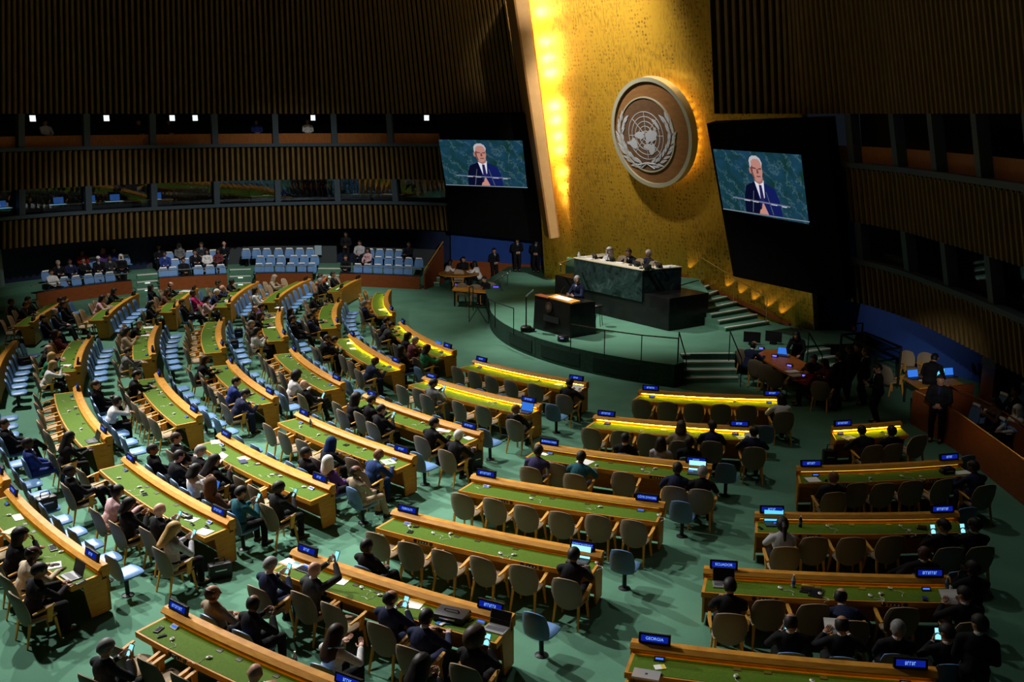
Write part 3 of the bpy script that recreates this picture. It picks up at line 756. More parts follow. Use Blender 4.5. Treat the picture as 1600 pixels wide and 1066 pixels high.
def tan_chair():
    t = thing('armchair', '', 'chair')
    def back(x, y):
        z = .635+y*.31; hw = .243+.028*(1-(y-.15)**2)
        X = x*hw; Y = -.235-(z-.42)*.23+.075*(x*x)
        return Vector((X, Y, z)), Vector((-.35*x, .97, .22)).normalized()
    b = MB(); shell(b, back, .33, 12, .065, (0, 1)); b.build('backrest', [M_TAN, M_TAUPE_SHADED], t, smooth=True)
    def seat(x, y):
        return Vector((x*.255, .015+y*.255, .425+.012*(1-x*x)+.012*y)), Vector((0, 0, 1))
    b = MB(); shell(b, seat, .22, 10, .10); b.build('seat', M_TAN, t, smooth=True)
    for sx in (-1, 1):
        m = MB(); m.bar((sx*.205, .205, .39), (sx*.235, .25, .0), .036, .05, (1, 0, 0), 0, .024, .03); m.build('leg', M_ARM, t)
        m = MB(); m.bar((sx*.20, -.19, .40), (sx*.225, -.285, .0), .036, .045, (1, 0, 0), 0, .022, .026); m.build('leg', M_ARM, t)
        m = MB(); pts = [(sx*.275, -.16, .575), (sx*.29, -.04, .605), (sx*.295, .10, .635), (sx*.29, .20, .655)]
        for (p, q), (w0, w1) in zip(zip(pts, pts[1:]), ((.035, .05), (.05, .06), (.06, .045))): m.bar(p, q, w0, .024, (0, 0, 1), 0, w1, .024)
        m.bar((sx*.29, .12, .635), (sx*.25, .10, .36), .025, .10, (0, 1, 0), 0, .03, .07)
        m.build('armrest', M_ARM, t)
    return t
def blue_chair(cover=False):
    t = thing('auditorium_chair' if cover else 'visitor_chair', '', 'chair')
    def back(x, y):
        z = .615+y*.255; X = x*(.235-.02*y)
        return Vector((X, -.19-(z-.42)*.22+.035*x*x, z)), Vector((-.15*x, .98, .2)).normalized()
    b = MB(); shell(b, back, .30, 10, .07, (0, 1)); b.build('backrest', [M_BLUE, M_BLUEBACK], t, smooth=True)
    def seat(x, y): return Vector((x*(.235+.015*y), .03+y*.235, .415+.015*y+.008*(1-x*x))), Vector((0, 0, 1))
    b = MB(); shell(b, seat, .25, 10, .10); b.build('seat', M_BLUE, t, smooth=True)
    m = MB(); m.tube([(0, 0, .02), (0, -.01, .38)], .04, 10); m.lathe([(.11, 0), (.11, .012), (.05, .03)], 14); m.build('pedestal', M_DARK, t)
    if cover:
        def cv(x, y):
            z = .815+y*.042; return Vector((x*.16, -.165-(z-.42)*.22+.035*x*x, z+.035)), Vector((0, .98, .2)).normalized()
        b = MB(); shell(b, cv, .02, 4, .10); b.build('headrest_cover', M_PAPER, t, smooth=True)
    return t
TAN0 = tan_chair(); BLUE0 = blue_chair(); COV0 = blue_chair(True)
USED = set()
def inst(proto, loc, rz, label, group):
    if proto not in USED:
        USED.add(proto); proto.location = loc; proto.rotation_euler = (0, 0, rz); proto['label'] = label; proto['group'] = group
        return proto
    return dup(proto, loc, rz, label, group)
# per desk: chair slots (t along desk, gap from the ledge, yaw); people (below) sit on them
SLOTT = [.085, .25, .415, .585, .75, .915]
CH = {}      # desk -> list of [t, dr, yaw]
for k in DESKS:
    n = 6 if k != 'Q1' else 3
    ts = SLOTT if n == 6 else [.22, .60, .98]
    CH[k] = [[t, .80+RND.uniform(-.05, .08), RND.uniform(-.12, .12)] for t in ts]
# ------------------------------------------------------------------ rostrum and stage furniture
def green_marble():
    m = bpy.data.materials.new('green_marble'); m.use_nodes = True; nt = m.node_tree; b = nt.nodes['Principled BSDF']
    b.inputs['Roughness'].default_value = .22; b.inputs['Specular IOR Level'].default_value = .35
    tc = nt.nodes.new('ShaderNodeTexCoord')
    n = nt.nodes.new('ShaderNodeTexNoise'); n.inputs['Scale'].default_value = 1.6; n.inputs['Detail'].default_value = 9; n.inputs['Roughness'].default_value = .65; n.inputs['Distortion'].default_value = 1.6
    r = nt.nodes.new('ShaderNodeValToRGB'); e = r.color_ramp.elements
    e[0].position = .36; e[0].color = (.005, .013, .012, 1); e[1].position = .60; e[1].color = (.022, .046, .043, 1)
    x = r.color_ramp.elements.new(.74); x.color = (.085, .125, .115, 1)
    nt.links.new(tc.outputs['Object'], n.inputs['Vector']); nt.links.new(n.outputs['Fac'], r.inputs['Fac']); nt.links.new(r.outputs['Color'], b.inputs['Base Color'])
    return m
M_MARB = green_marble()
M_BMARB = mat('black_marble', (.006, .006, .006), .25, col2=(.011, .0105, .010), nscale=2.5, spec=.25)
PZ = 1.95
bv = Vector((.585, -.811, 0)).normalized(); av = Vector((-.811, -.585, 0)).normalized()   # along front (image right), towards audience
PR = Vector((5.62, 34.93, 0)); PLEN = 6.6
# plinth: black marble base under the rostrum
q = [PR, PR-av*2.0, PR-av*2.0-bv*PLEN, PR-bv*PLEN]
t = thing('rostrum', 'tall green marble rostrum on a black marble base, gold wall behind', 'rostrum', (0, 0, 0))
MB().prism([(p.x, p.y) for p in q], SZ, PZ).build('base', M_BMARB, t, bevel=.02)
MR = PR-bv*1.37+av*.06; ML = MR-bv*3.95; TZ = 2.78
dv = Vector((1.28, 1.15, 0)).normalized()
back = 1.75
fr = [ML, MR, MR-av*.12, ML-av*.12]
MB().prism([(p.x, p.y) for p in fr], 1.62, TZ).build('front_panel', M_MARB, t, bevel=.012)
for s0, nm in ((MR, 1), (ML, -1)):
    e = s0-av*back+bv*.25*nm
    m = MB(); pp = [s0-av*.12, e, e-bv*.12*nm, s0-av*.12-bv*.12*nm]; m.prism([(p.x, p.y) for p in pp], PZ, TZ); m.build('side_panel', M_MARB, t, bevel=.01)
m = MB(); pp = [ML+av*.02-bv*.02, MR+av*.02+bv*.02, MR-av*.62+bv*.08, ML-av*.62-bv*.08]; m.prism([(p.x, p.y) for p in pp], TZ, TZ+.035); 
for nm, s0 in ((1, MR), (-1, ML)):
    pp = [s0-av*.62+bv*.08*nm, s0-av*.62-bv*.5*nm, s0-av*back-bv*.3*nm, s0-av*back+bv*.27*nm]; m.prism([(p.x, p.y) for p in pp], TZ, TZ+.035)
m.build('counter', mat('pale_counter', (.62, .56, .42), .5), t)
# upper platform with carpet behind the rostrum, and the stair beside the gold wall
q = [PR-av*2.0, PR-av*2.0-bv*8.4, PR-av*6.2-bv*8.4, PR-av*6.2-bv*1.2, PR-av*3.6-bv*.9]
q[2] = Vector((2.6, 46.2, 0)); q[3] = Vector((7.2, 40.3, 0)); q[4] = Vector((7.45, 39.3, 0))
struct(MB().prism([(p.x, p.y) for p in q], SZ, PZ).build('floor_rostrum', M_CARPET), 'green carpet behind the rostrum')
def on_z(px, py, z): return P(px, py, z)
nosL = [(1056, 448.5), (1080, 456), (1098, 462), (1098, 471), (1099, 482.5), (1112, 491), (1124, 501), (1134, 512)]
nosR = [(1096, 437.5), (1109, 445.5), (1122, 454), (1137, 463), (1152, 471.5), (1168, 481.5), (1184, 491), (1202, 501.5)]
t = thing('stair_flight', 'carpeted stair with white nosings beside the gold wall, right of the rostrum', 'stairs', (0, 0, 0))
body = MB(); N = []; prevA = None
for k, (a, b) in enumerate(zip(nosL, nosR)):
    z = PZ-(PZ-SZ)*k/8.0
    A, B = P(*a, z), P(*b, z)
    if k in (2, 3): A = A+(A-B).normalized()*.25
    dn = Vector(((B-A).y, -(B-A).x, 0)).normalized()
    bk = -dn*.95
    body.hexa([(A+bk).xy.to_3d()+Vector((0, 0, SZ)), (B+bk).xy.to_3d()+Vector((0, 0, SZ)), B.xy.to_3d()+Vector((0, 0, SZ)), A.xy.to_3d()+Vector((0, 0, SZ))], [A+bk-Vector((0, 0, .01)), B+bk-Vector((0, 0, .01)), B-Vector((0, 0, .01)), A-Vector((0, 0, .01))])
    m = MB(); m.hexa([A-dn*.09-Vector((0, 0, .05)), B-dn*.09-Vector((0, 0, .05)), B+dn*.015-Vector((0, 0, .05)), A+dn*.015-Vector((0, 0, .05))], [A-dn*.09, B-dn*.09, B+dn*.015, A+dn*.015]); N.append(m)
body.build('tread', M_CARPET, t)
for m in N: m.build('nosing', M_NOSE, t)
# wooden stringer along the gold wall and brass handrail
m = MB(); prev = None
for k in range(9):
    z = SZ+(PZ-SZ)*k/8+.12; s_ = 1.0+k*.66; p = wallpt(s_, z, .05); p2 = p-Vector((0, 0, .13))
    if prev: m.hexa([prev[1], p2, p2+NA*.05, prev[1]+NA*.05], [prev[0], p, p+NA*.05, prev[0]+NA*.05])
    prev = (p, p2)
struct(m.build('trim_5', M_REDWOOD), 'wooden skirting rising along the stair')
M_BRASS = mat('brass', (.75, .55, .25), .3, .9)
def rail(name, pts, posts, label, m, r=.022, mid=None, cat='handrail'):
    t = thing(name, label, cat, (0, 0, 0))
    MB().tube(pts, r, 8).build('rail', m, t)
    if mid: MB().tube([Vector(p)-Vector((0, 0, mid)) for p in pts], r*.5, 6).build('wire', m, t)
    for a, b in posts: MB().tube([a, b], r*.8, 8).build('post', m, t)
    return t
zr = lambda k: SZ+(PZ-SZ)*k/8
rp = [wallpt(8-.7, 0, 0)]
a, b = P(1096, 403, PZ+.92), P(1199, 465.5, SZ+.15+.92)
rail('handrail', [a, b], [(a.lerp(b, .52), a.lerp(b, .52)-Vector((0, 0, .95))), (b, b-Vector((0, 0, .95))), (a, a-Vector((0, 0, .92)))], 'pale brass handrail sloping along the stair by the gold wall', M_BRASS, .018)
a, b = P(873, 412, PZ+.85), P(896, 405, PZ+.85)
rail('handrail', [a, b], [(P(876, 413, PZ+.85), P(876, 424, PZ+.1))], 'short pale handrail left of the rostrum', M_BRASS, .03)
# lectern
LA, LB = P(833, 513, SZ), P(891, 529, SZ)
lx = (LB-LA).normalized(); ly = Vector((-lx.y, lx.x, 0))      # to the back (image right/up)
if ly.x < 0: ly = -ly
LW = (LB-LA).length; LD = 1.2; LH = 1.22
t = thing('lectern', 'large black marble speaker lectern with round emblem, front of the stage', 'lectern', LA, 0)
def lp(u, v, z): return lx*u*LW+ly*v*LD+Vector((0, 0, z))
m = MB(); m.hexa([lp(0, 0, 0), lp(1, 0, 0), lp(1, 1, 0), lp(0, 1, 0)], [lp(.03, .02, LH), lp(.97, .02, LH), lp(.97, .98, LH-.05), lp(.03, .98, LH-.05)]); m.build('body', M_BMARB, t, bevel=.015)
m = MB(); m.hexa([lp(.03, .0, LH), lp(.40, .0, LH), lp(.40, .22, LH), lp(.03, .22, LH)], [lp(.03, .0, LH+.025), lp(.40, .0, LH+.025), lp(.40, .22, LH+.04), lp(.03, .22, LH+.04)]); m.build('shelf', M_REDWOOD, t)
m = MB(); m.hexa([lp(.34, .08, LH+.01), lp(1.0, .04, LH-.01), lp(1.0, .36, LH-.01), lp(.34, .42, LH+.01)], [lp(.34, .08, LH+.05), lp(1.0, .04, LH+.03), lp(1.0, .36, LH+.07), lp(.34, .42, LH+.09)]); m.build('reading_board', M_ARM, t)
m = MB(); m.hexa([lp(.45, .12, LH+.055), lp(.86, .10, LH+.045), lp(.86, .32, LH+.075), lp(.45, .35, LH+.085)], [lp(.45, .12, LH+.06), lp(.86, .10, LH+.05), lp(.86, .32, LH+.08), lp(.45, .35, LH+.09)]); m.build('paper', M_PAPER, t)
c = lp(.44, .0, .93)-ly*.02
ring = [c+(lx*math.cos(2*math.pi*i/24)+Vector((0, 0, 1))*math.sin(2*math.pi*i/24))*.19 for i in range(24)]
m = MB(); m.hexa(ring, [p-ly*.02 for p in ring]); em = m.build('emblem', mat('bronze', (.10, .055, .03), .4, .6), t)
ring = [c-ly*.022+(lx*math.cos(2*math.pi*i/24)+Vector((0, 0, 1))*math.sin(2*math.pi*i/24))*.10 for i in range(24)]
m = MB(); m.hexa(ring, [p-ly*.006 for p in ring]); m.build('globe', mat('pale_bronze', (.22, .16, .11), .4, .6), em)
m = MB(); c = lp(.30, .0, .50)-ly*.012; m.hexa([c+Vector((0, 0, -.10)), c+lx*.85+Vector((0, 0, -.10)), c+lx*.85+Vector((0, 0, .12)), c+Vector((0, 0, .12))], [p-ly*.012 for p in (c+Vector((0, 0, -.10)), c+lx*.85+Vector((0, 0, -.10)), c+lx*.85+Vector((0, 0, .12)), c+Vector((0, 0, .12)))]); m.build('name_plate', mat('dark_plate', (.02, .021, .022), .4), t)
for u in (.50, .72):
    m = MB(); m.tube([lp(u, .40, LH+.04), lp(u, .36, LH+.25), lp(u+.03, .46, LH+.42)], .011, 8); m.build('microphone', M_BLACK, t)
# teleprompter stands
for (px, py), lab, glassy in (((822, 518), 'thin teleprompter stand with tilted glass, left of the lectern', 1), ((880, 533), 'black teleprompter base on the floor before the lectern', 0)):
    c = P(px, py, SZ); t = thing('teleprompter', lab, 'teleprompter', c)
    m = MB(); m.lathe([(.20, 0), (.20, .16), (.16, .20)], 18); m.build('base', M_BLACK, t)
    if glassy:
        MB().box((.17, .02, .06), (.3, .2, .12)).build('weight', M_BLACK, t)
        MB().tube([(0, 0, .2), (0, .0, 1.26)], .022, 8).build('pole', M_DARK, t)
        m = MB(); A = [(-.02, -.1, 1.26), (.26, -.22, 1.52), (.26, .1, 1.52), (-.02, .2, 1.26)]; m.hexa(A, [(x, y, z+.012) for x, y, z in A]); m.build('glass', mat('prompter_glass', (.10, .16, .14), .1, .3), t)
    else: MB().box((-.06, -.2, .13), (.12, .02, .03)).build('lamp', glow('prompter_glow', (.3, .3, .6), .5), t)
# stool beside the lectern
c = P(934, 509, SZ); t = thing('stool', 'slim black stool right of the lectern', 'stool', c)
MB().lathe([(.17, .70), (.18, .72), (.18, .76), (.16, .78)], 16).build('seat', M_BLACK, t)
for a in range(4):
    x, y = math.cos(a*math.pi/2+.4), math.sin(a*math.pi/2+.4); MB().tube([(x*.12, y*.12, .7), (x*.2, y*.2, 0)], .012, 6).build('leg', M_DARK, t)
# stage edge railings
def zup(px, py, h, z0): return P(px, py, z0+h)
def prail(lab, tops, z0=SZ, h=.95, m=M_DARK, mid=None):
    pts = [P(x, y, z0+h) for x, y in tops]
    return rail('guard_rail', pts, [(p, p-Vector((0, 0, h))) for p in pts], lab, m, .02, mid)
prail('dark metal guard rail on the left curve of the platform edge', [(763, 467), (773.5, 472), (802.5, 482)])
prail('dark metal guard rail on the platform edge, right of the lectern', [(892, 507), (945, 516), (1003, 524), (1060, 529)], h=.9)
def steprail(lab, top, low, m=M_DARK, mid=None):
    a = P(*top, SZ+.95); b = Vector((0, 0, 0)); bb = P(*low, .0+.10); b = bb+Vector((0, 0, .8))
    rail('handrail', [a, b], [(a, a-Vector((0, 0, .95))), (b, Vector((b.x, b.y, 0)))], lab, m, .02)
steprail('left handrail of the front steps', (1061, 519), (1071, 598))
steprail('right handrail of the front steps', (1141, 518), (1157, 600))
rail('handrail', [P(739, 447.5, SZ+.95), P(733, 449, .9), P(733, 449, .9)-Vector((-.05, .35, .3))], [(P(739, 447.5, SZ+.95), P(739, 447.5, SZ+.95)-Vector((0, 0, .95))), (P(733, 450, .9), P(733, 503, 0))], 'bent handrail of the left platform steps', M_DARK, .022)
rail('handrail', [P(770, 440, SZ+.3), P(797, 424, SZ+.95), P(798, 423.5, SZ+.95)], [(P(785, 431, SZ+.9), P(785, 455, SZ)), (P(793, 427, SZ+.9), P(793, 446, SZ))], 'white handrail climbing at the back left of the platform', M_STEEL, .03)
pts = [P(1235, 512, SZ+.95), P(1256, 514, SZ+.95), P(1264, 520, SZ+.95), P(1285, 556, .9)]
rail('handrail', pts, [(pts[2], pts[2]-Vector((0, 0, .95))), (pts[3], Vector((pts[3].x, pts[3].y, 0)))], 'dark handrail of the steps at the right end of the platform', M_DARK, .022)
# steps at the right end
t = thing('stair_flight', 'carpeted steps at the right end of the platform', 'stairs', (0, 0, 0))
for k, (a, b) in enumerate((((1260, 549), (1298, 544)), ((1279, 560), (1306, 556)), ((1297, 571), (1309, 568)))):
    z = SZ-.19*k; A, B = P(*a, z), P(*b, z); dn = Vector(((B-A).y, -(B-A).x, 0)).normalized()
    m = MB(); m.hexa([A-dn*.08-Vector((0, 0, .05)), B-dn*.08-Vector((0, 0, .05)), B+dn*.01-Vector((0, 0, .05)), A+dn*.01-Vector((0, 0, .05))], [A-dn*.08, B-dn*.08, B+dn*.01, A+dn*.01]); m.build('nosing', M_NOSE, t)
    m = MB(); f = [A, B, B-dn*.35, A-dn*.35]; m.hexa([(p.x, p.y, 0) for p in f], [p-Vector((0, 0, .012)) for p in f]); m.build('tread', M_CARPET, t)
# dark ramp frame and railing beside the blue wall
t = thing('guard_rail', 'black ramp railing in front of the right blue wall', 'railing', (0, 0, 0))
A, B, Cc, D = P(1315, 523, 1.75), P(1352, 520, 1.75), P(1408, 543, 1.6), P(1370, 548, 1.6)
MB().tube([A, B, Cc, D, A], .04, 6).build('rail', M_BLACK, t)
for p in (A, B, Cc, D): MB().tube([p, Vector((p.x, p.y, SZ*.6))], .035, 6).build('post', M_BLACK, t)
for dz in (.18, .36, .54): MB().tube([B-Vector((0, 0, dz)), Cc-Vector((0, 0, dz))], .012, 5).build('wire', M_BLACK, t)
A, B = P(1348, 505, 2.2), P(1300, 511, 2.2)
MB().tube([A, B], .02, 6).build('rail', M_BLACK, t); MB().tube([A, Vector((A.x, A.y, SZ))], .03, 6).build('post', M_BLACK, t)
# rostrum things
def facing(p, to):
    d = Vector(to)-Vector(p); return math.atan2(-d.x, d.y)
AUD = math.atan2(-av.x, av.y)
tops = [(929, 404, 'leftmost'), (956, 408, 'second from left'), (995, 416, 'middle'), (1011, 421, 'fourth from left'), (1029, 418, 'rightmost')]
for px, py, wd in tops:
    c = P(px, py, TZ+.05); t = thing('monitor', 'black desk monitor on the rostrum counter, %s of five' % wd, 'monitor', (c.x, c.y, TZ+.035), AUD+RND.uniform(-.3, .3), 'monitors on the rostrum')
    m = MB(); m.box((0, 0, .12), (.40, .03, .20), M=Matrix.Rotation(R(-25), 3, 'X')); m.build('screen', M_BLACK, t)
    MB().box((0, 0, .03), (.16, .12, .06)).build('foot', M_BLACK, t)
for k, (px, py) in enumerate(((922, 405), (943, 407), (968, 411), (1040, 417), (1049, 416), (910, 402))):
    c = P(px, py, TZ+.035); t = thing('paper_stack', 'white papers on the rostrum counter, %s from the left' % ['second', 'third', 'fourth', 'fifth', 'sixth', 'first'][k], 'papers', (c.x, c.y, TZ+.035), AUD+.2*k, 'papers on the rostrum')
    MB().box((0, 0, .012), (.32, .23, .024)).build('sheets', M_PAPER, t)
c = P(904.5, 402, TZ+.035); t = thing('water_carafe', 'small pale carafe at the left end of the rostrum counter', 'carafe', (c.x, c.y, TZ+.035)); MB().lathe([(.05, 0), (.06, .08), (.03, .17), (.035, .2)], 12).build('glass', M_WHITE, t)
for k, (px, py) in enumerate(((949, 408), (985, 415), (1002, 420), (1020, 421))):
    c = P(px, py, TZ+.035); t = thing('microphone', 'black gooseneck microphone on the rostrum, %s from the left' % ORD[k], 'microphone', (c.x, c.y, TZ+.035), AUD, 'rostrum microphones')
    MB().box((0, 0, .02), (.12, .09, .04)).build('base', M_BLACK, t); MB().tube([(0, 0, .03), (0, -.03, .2), (0, -.12, .28)], .010, 6).build('neck', M_BLACK, t)
def armchair_at(p, rz, label, z=0, group='armchairs around the stage'):
    return inst(TAN0, Vector((p[0], p[1], z)), rz, label, group)
for px, py, wh in ((957, 394, 'left'), (988, 399, 'middle'), (1024, 402, 'right')):
    c = ML+bv*{'left': 1.15, 'middle': 2.15, 'right': 2.95}[wh]-av*1.25; armchair_at((c.x, c.y), AUD, 'orange-lit armchair behind the rostrum, %s of three' % wh, PZ, 'armchairs behind the rostrum')

# ------------------------------------------------------------------ emblem on the gold wall
EC = on_plane(1018, 208, wallpt(5, 9, .55), Vector((NA.x, NA.y, -LEAN)).normalized())
en = Vector((NA.x, NA.y, -LEAN)).normalized(); ex = -WD; ex = ex if ex.x > 0 else -ex
ey = en.cross(ex); ey = ey if ey.z > 0 else -ey
def epx(x, y):   # emblem coordinates (metres) of a photo pixel
    p = on_plane(x, y, EC, en)-EC; return p.dot(ex), p.dot(ey)
ER = abs(epx(1018, 122)[1]-epx(1018, 294)[1])/2*1.0
ecx, ecy = 0, 0
M_ERIM = mat('emblem_rim', (.62, .58, .40), .35, .6)
M_EWOOD = wood('emblem_wood', (.15, .068, .022), (.20, .092, .03), (1, 1, 3), .5)
M_EWOOD2 = wood('emblem_wood_inner', (.085, .045, .022), (.115, .06, .029), (1, 1, 3), .5)
M_ESIL = mat('emblem_silver', (.36, .36, .37), .55, .1)
t = thing('wall_emblem', 'large round wooden wall emblem with silver world map and olive wreath', 'emblem', EC)
def disc(r0, r1, z0, z1, n=64, c=(0, 0)):
    m = MB(); vs = []
    for r, z in ((r0, z0), (r1, z0), (r1, z1), (r0, z1)):
        for k in range(n):
            a = 2*math.pi*k/n; vs.append(ex*(c[0]+r*math.cos(a))+ey*(c[1]+r*math.sin(a))+en*z)
    fs = []
    for j in range(4):
        for k in range(n): fs.append((j*n+k, j*n+(k+1) % n, ((j+1) % 4)*n+(k+1) % n, ((j+1) % 4)*n+k))
    m.add(vs, fs); return m
disc(ER*.925, ER, -.25, .08).build('rim', M_ERIM, t, smooth=True)
disc(0, ER*.93, -.25, .0).build('field', M_EWOOD, t)
ic = epx(900+565*.197, 100+562*.197)
rin = ER*.69
disc(rin*.965, rin, 0, .05, c=ic).build('inner_rim', M_ERIM, t, smooth=True)
disc(0, rin*.97, 0, .018, c=ic).build('inner_field', M_EWOOD2, t)
def E2(x, y): return epx(900+x*.197, 100+y*.197)       # from the enlarged crop of the photo
def plate(name, polys, z=.03, th=.02):
    m = MB()
    for pl in polys:
        A = [ex*x+ey*y+en*(z-th) for x, y in pl]; B = [ex*x+ey*y+en*z for x, y in pl]; m.hexa(A, B)
    return m.build(name, M_ESIL, t)
gc = E2(558, 568); gr = abs(E2(558, 380)[1]-E2(558, 756)[1])/2
for k in range(1, 6):
    r = gr*k/5; disc(r-.014, r+.014, .015, .032, 64, gc).build('latitude_ring', M_ESIL, t)
for k in range(4):
    a = math.pi*k/4; m = MB(); p = Vector((math.cos(a), math.sin(a)))*gr; q0 = Vector(gc)
    A = [q0+p, q0-p]; nrm = Vector((-p.y, p.x)).normalized()*.012
    m.hexa([ex*v.x+ey*v.y+en*.015 for v in (A[0]+nrm, A[1]+nrm, A[1]-nrm, A[0]-nrm)], [ex*v.x+ey*v.y+en*.030 for v in (A[0]+nrm, A[1]+nrm, A[1]-nrm, A[0]-nrm)]); m.build('meridian', M_ESIL, t)
LAND = {'america_north': [(470, 560), (480, 545), (500, 535), (520, 540), (545, 532), (552, 548), (540, 560), (548, 575), (535, 590), (520, 600), (512, 588), (498, 592), (488, 580), (475, 580)],
 'america_south': [(410, 615), (440, 612), (455, 585), (466, 585), (478, 605), (490, 625), (498, 660), (480, 672), (455, 662), (435, 640), (415, 632)],
 'eurasia': [(556, 552), (572, 535), (590, 522), (605, 535), (625, 515), (640, 535), (650, 560), (640, 580), (645, 600), (625, 605), (610, 620), (595, 610), (570, 632), (556, 618), (568, 600), (560, 580)],
 'africa': [(545, 645), (570, 630), (600, 640), (625, 632), (630, 655), (635, 680), (620, 712), (605, 722), (590, 700), (580, 680), (555, 670), (540, 660)],
 'australia': [(600, 435), (622, 442), (640, 460), (658, 490), (668, 518), (655, 512), (640, 495), (622, 470), (606, 452)],
 'islands': [(618, 508), (630, 500), (640, 520), (636, 535), (622, 525)]}
for nm, pl in LAND.items(): plate('land', [[E2(*p) for p in pl]], .040, .022)
def leaf(p, q, wdt):
    p, q = Vector(p), Vector(q); d = q-p; n_ = Vector((-d.y, d.x)).normalized()*wdt
    return [tuple(p), tuple(p+d*.35+n_), tuple(p+d*.7+n_*.8), tuple(q), tuple(p+d*.7-n_*.5), tuple(p+d*.35-n_*.8)]
stemL = [(530, 800), (470, 775), (410, 715), (375, 640), (355, 560), (365, 480), (385, 420)]
for mirror in (0, 1):
    S_ = stemL if not mirror else [(600, 800), (665, 780), (720, 715), (755, 640), (765, 560), (740, 480), (705, 420)]
    m = MB(); pts = [E2(*p) for p in S_]
    for i in range(len(pts)-1):
        for fr_ in (0.0, .5):
            b0 = Vector(pts[i]).lerp(Vector(pts[i+1]), fr_); d = (Vector(pts[i+1])-Vector(pts[i])).normalized(); n_ = Vector((-d.y, d.x))
            for sg in (-1, 1):
                tip = b0+d*.40+n_*sg*.20
                pl = leaf(b0+n_*sg*.035, tip, .062)
                A = [ex*x+ey*y+en*.015 for x, y in pl]; m.hexa(A, [p+en*.025 for p in A])
    m.build('olive_branch', M_ESIL, t)
m = MB()
for a, b, c in (((500, 800), (560, 785), (630, 832)), ((640, 795), (570, 785), (520, 830))):
    pts = [E2(*a), E2(*b), E2(*c)]; m.tube([ex*x+ey*y+en*.03 for x, y in pts], .03, 6)
m.build('branch_stem', M_ESIL, t)
for k in range(36):
    a = 2*math.pi*k/36; d = bpy.data.lights.new('emblem_halo_lamp', 'POINT'); d.energy = 1.3; d.color = (1, .62, .18); d.shadow_soft_size = .12
    o = bpy.data.objects.new('emblem_halo_lamp', d); COL.objects.link(o); o.location = EC+(ex*math.cos(a)+ey*math.sin(a))*ER*.84-en*.36
# ------------------------------------------------------------------ people
SKIN = {'l': (.55, .31, .22), 'm': (.40, .20, .12), 'b': (.19, .085, .048), 'd': (.065, .03, .02)}
HAIRC = {'k': (.008, .007, .007), 'n': (.035, .018, .010), 'y': (.42, .27, .10), 'g': (.22, .22, .22), 'w': (.62, .61, .58), 'r': (.10, .035, .015)}
CLOTH = {'black': (.008, .008, .010), 'charcoal': (.028, .03, .034), 'grey': (.12, .125, .13), 'navy': (.012, .018, .05), 'blue': (.02, .04, .20), 'beige': (.30, .235, .165),
         'cream': (.52, .42, .30), 'white': (.66, .66, .66), 'lightgrey': (.38, .39, .42), 'magenta': (.42, .02, .10), 'pink': (.55, .36, .38), 'green': (.02, .16, .07), 'teal': (.015, .085, .11),
         'purple': (.09, .04, .20), 'orange': (.50, .13, .05), 'brown': (.10, .055, .035), 'red': (.22, .012, .015), 'olive': (.05, .055, .03), 'darkblue': (.01, .03, .11), 'plaid': (.15, .15, .155), 'indigo': (.035, .03, .09), 'wine': (.12, .03, .035)}
def mskin(k): return mat('skin_'+k, SKIN[k], .5, noise=.05, nscale=12)
def mhair(k): return mat('hair_'+k, HAIRC[k], .55, noise=.25, nscale=60)
def mcloth(k): return mat('cloth_'+k, CLOTH[k], .85, noise=.12, nscale=25, spec=.15)
def remesh(mb, vox, name, extra=None, smooth_it=3):
    me = bpy.data.meshes.new(name); me.from_pydata(mb.v, [], mb.f)
    o = bpy.data.objects.new('tmp', me); COL.objects.link(o)
    bm = bmesh.new(); bm.from_mesh(me); bmesh.ops.remove_doubles(bm, verts=bm.verts, dist=1e-6); bmesh.ops.recalc_face_normals(bm, faces=bm.faces); bm.to_mesh(me); bm.free()
    r = o.modifiers.new('r', 'REMESH'); r.mode = 'VOXEL'; r.voxel_size = vox
    s = o.modifiers.new('s', 'SMOOTH'); s.iterations = smooth_it; s.factor = .5
    out = bpy.data.meshes.new_from_object(o.evaluated_get(bpy.context.evaluated_depsgraph_get()))
    bpy.data.objects.remove(o); bpy.data.meshes.remove(me)
    if extra and extra.v:
        bm = bmesh.new(); bm.from_mesh(out)
        m2 = bpy.data.meshes.new('x'); m2.from_pydata(extra.v, [], extra.f); bm.from_mesh(m2); bmesh.ops.recalc_face_normals(bm, faces=bm.faces); bm.to_mesh(out); bm.free(); bpy.data.meshes.remove(m2)
    out.polygons.foreach_set('use_smooth', [True]*len(out.polygons)); out.name = name
    return out
def ik(S, W, l1, l2, pole):
    d = W-S; L = min(d.length, (l1+l2)*.985); dn = d.normalized()
    a = (l1*l1-l2*l2+L*L)/(2*L); h = math.sqrt(max(0, l1*l1-a*a))
    p = Vector(pole); p = (p-dn*p.dot(dn)).normalized()
    return S+dn*a+p*h, S+dn*L
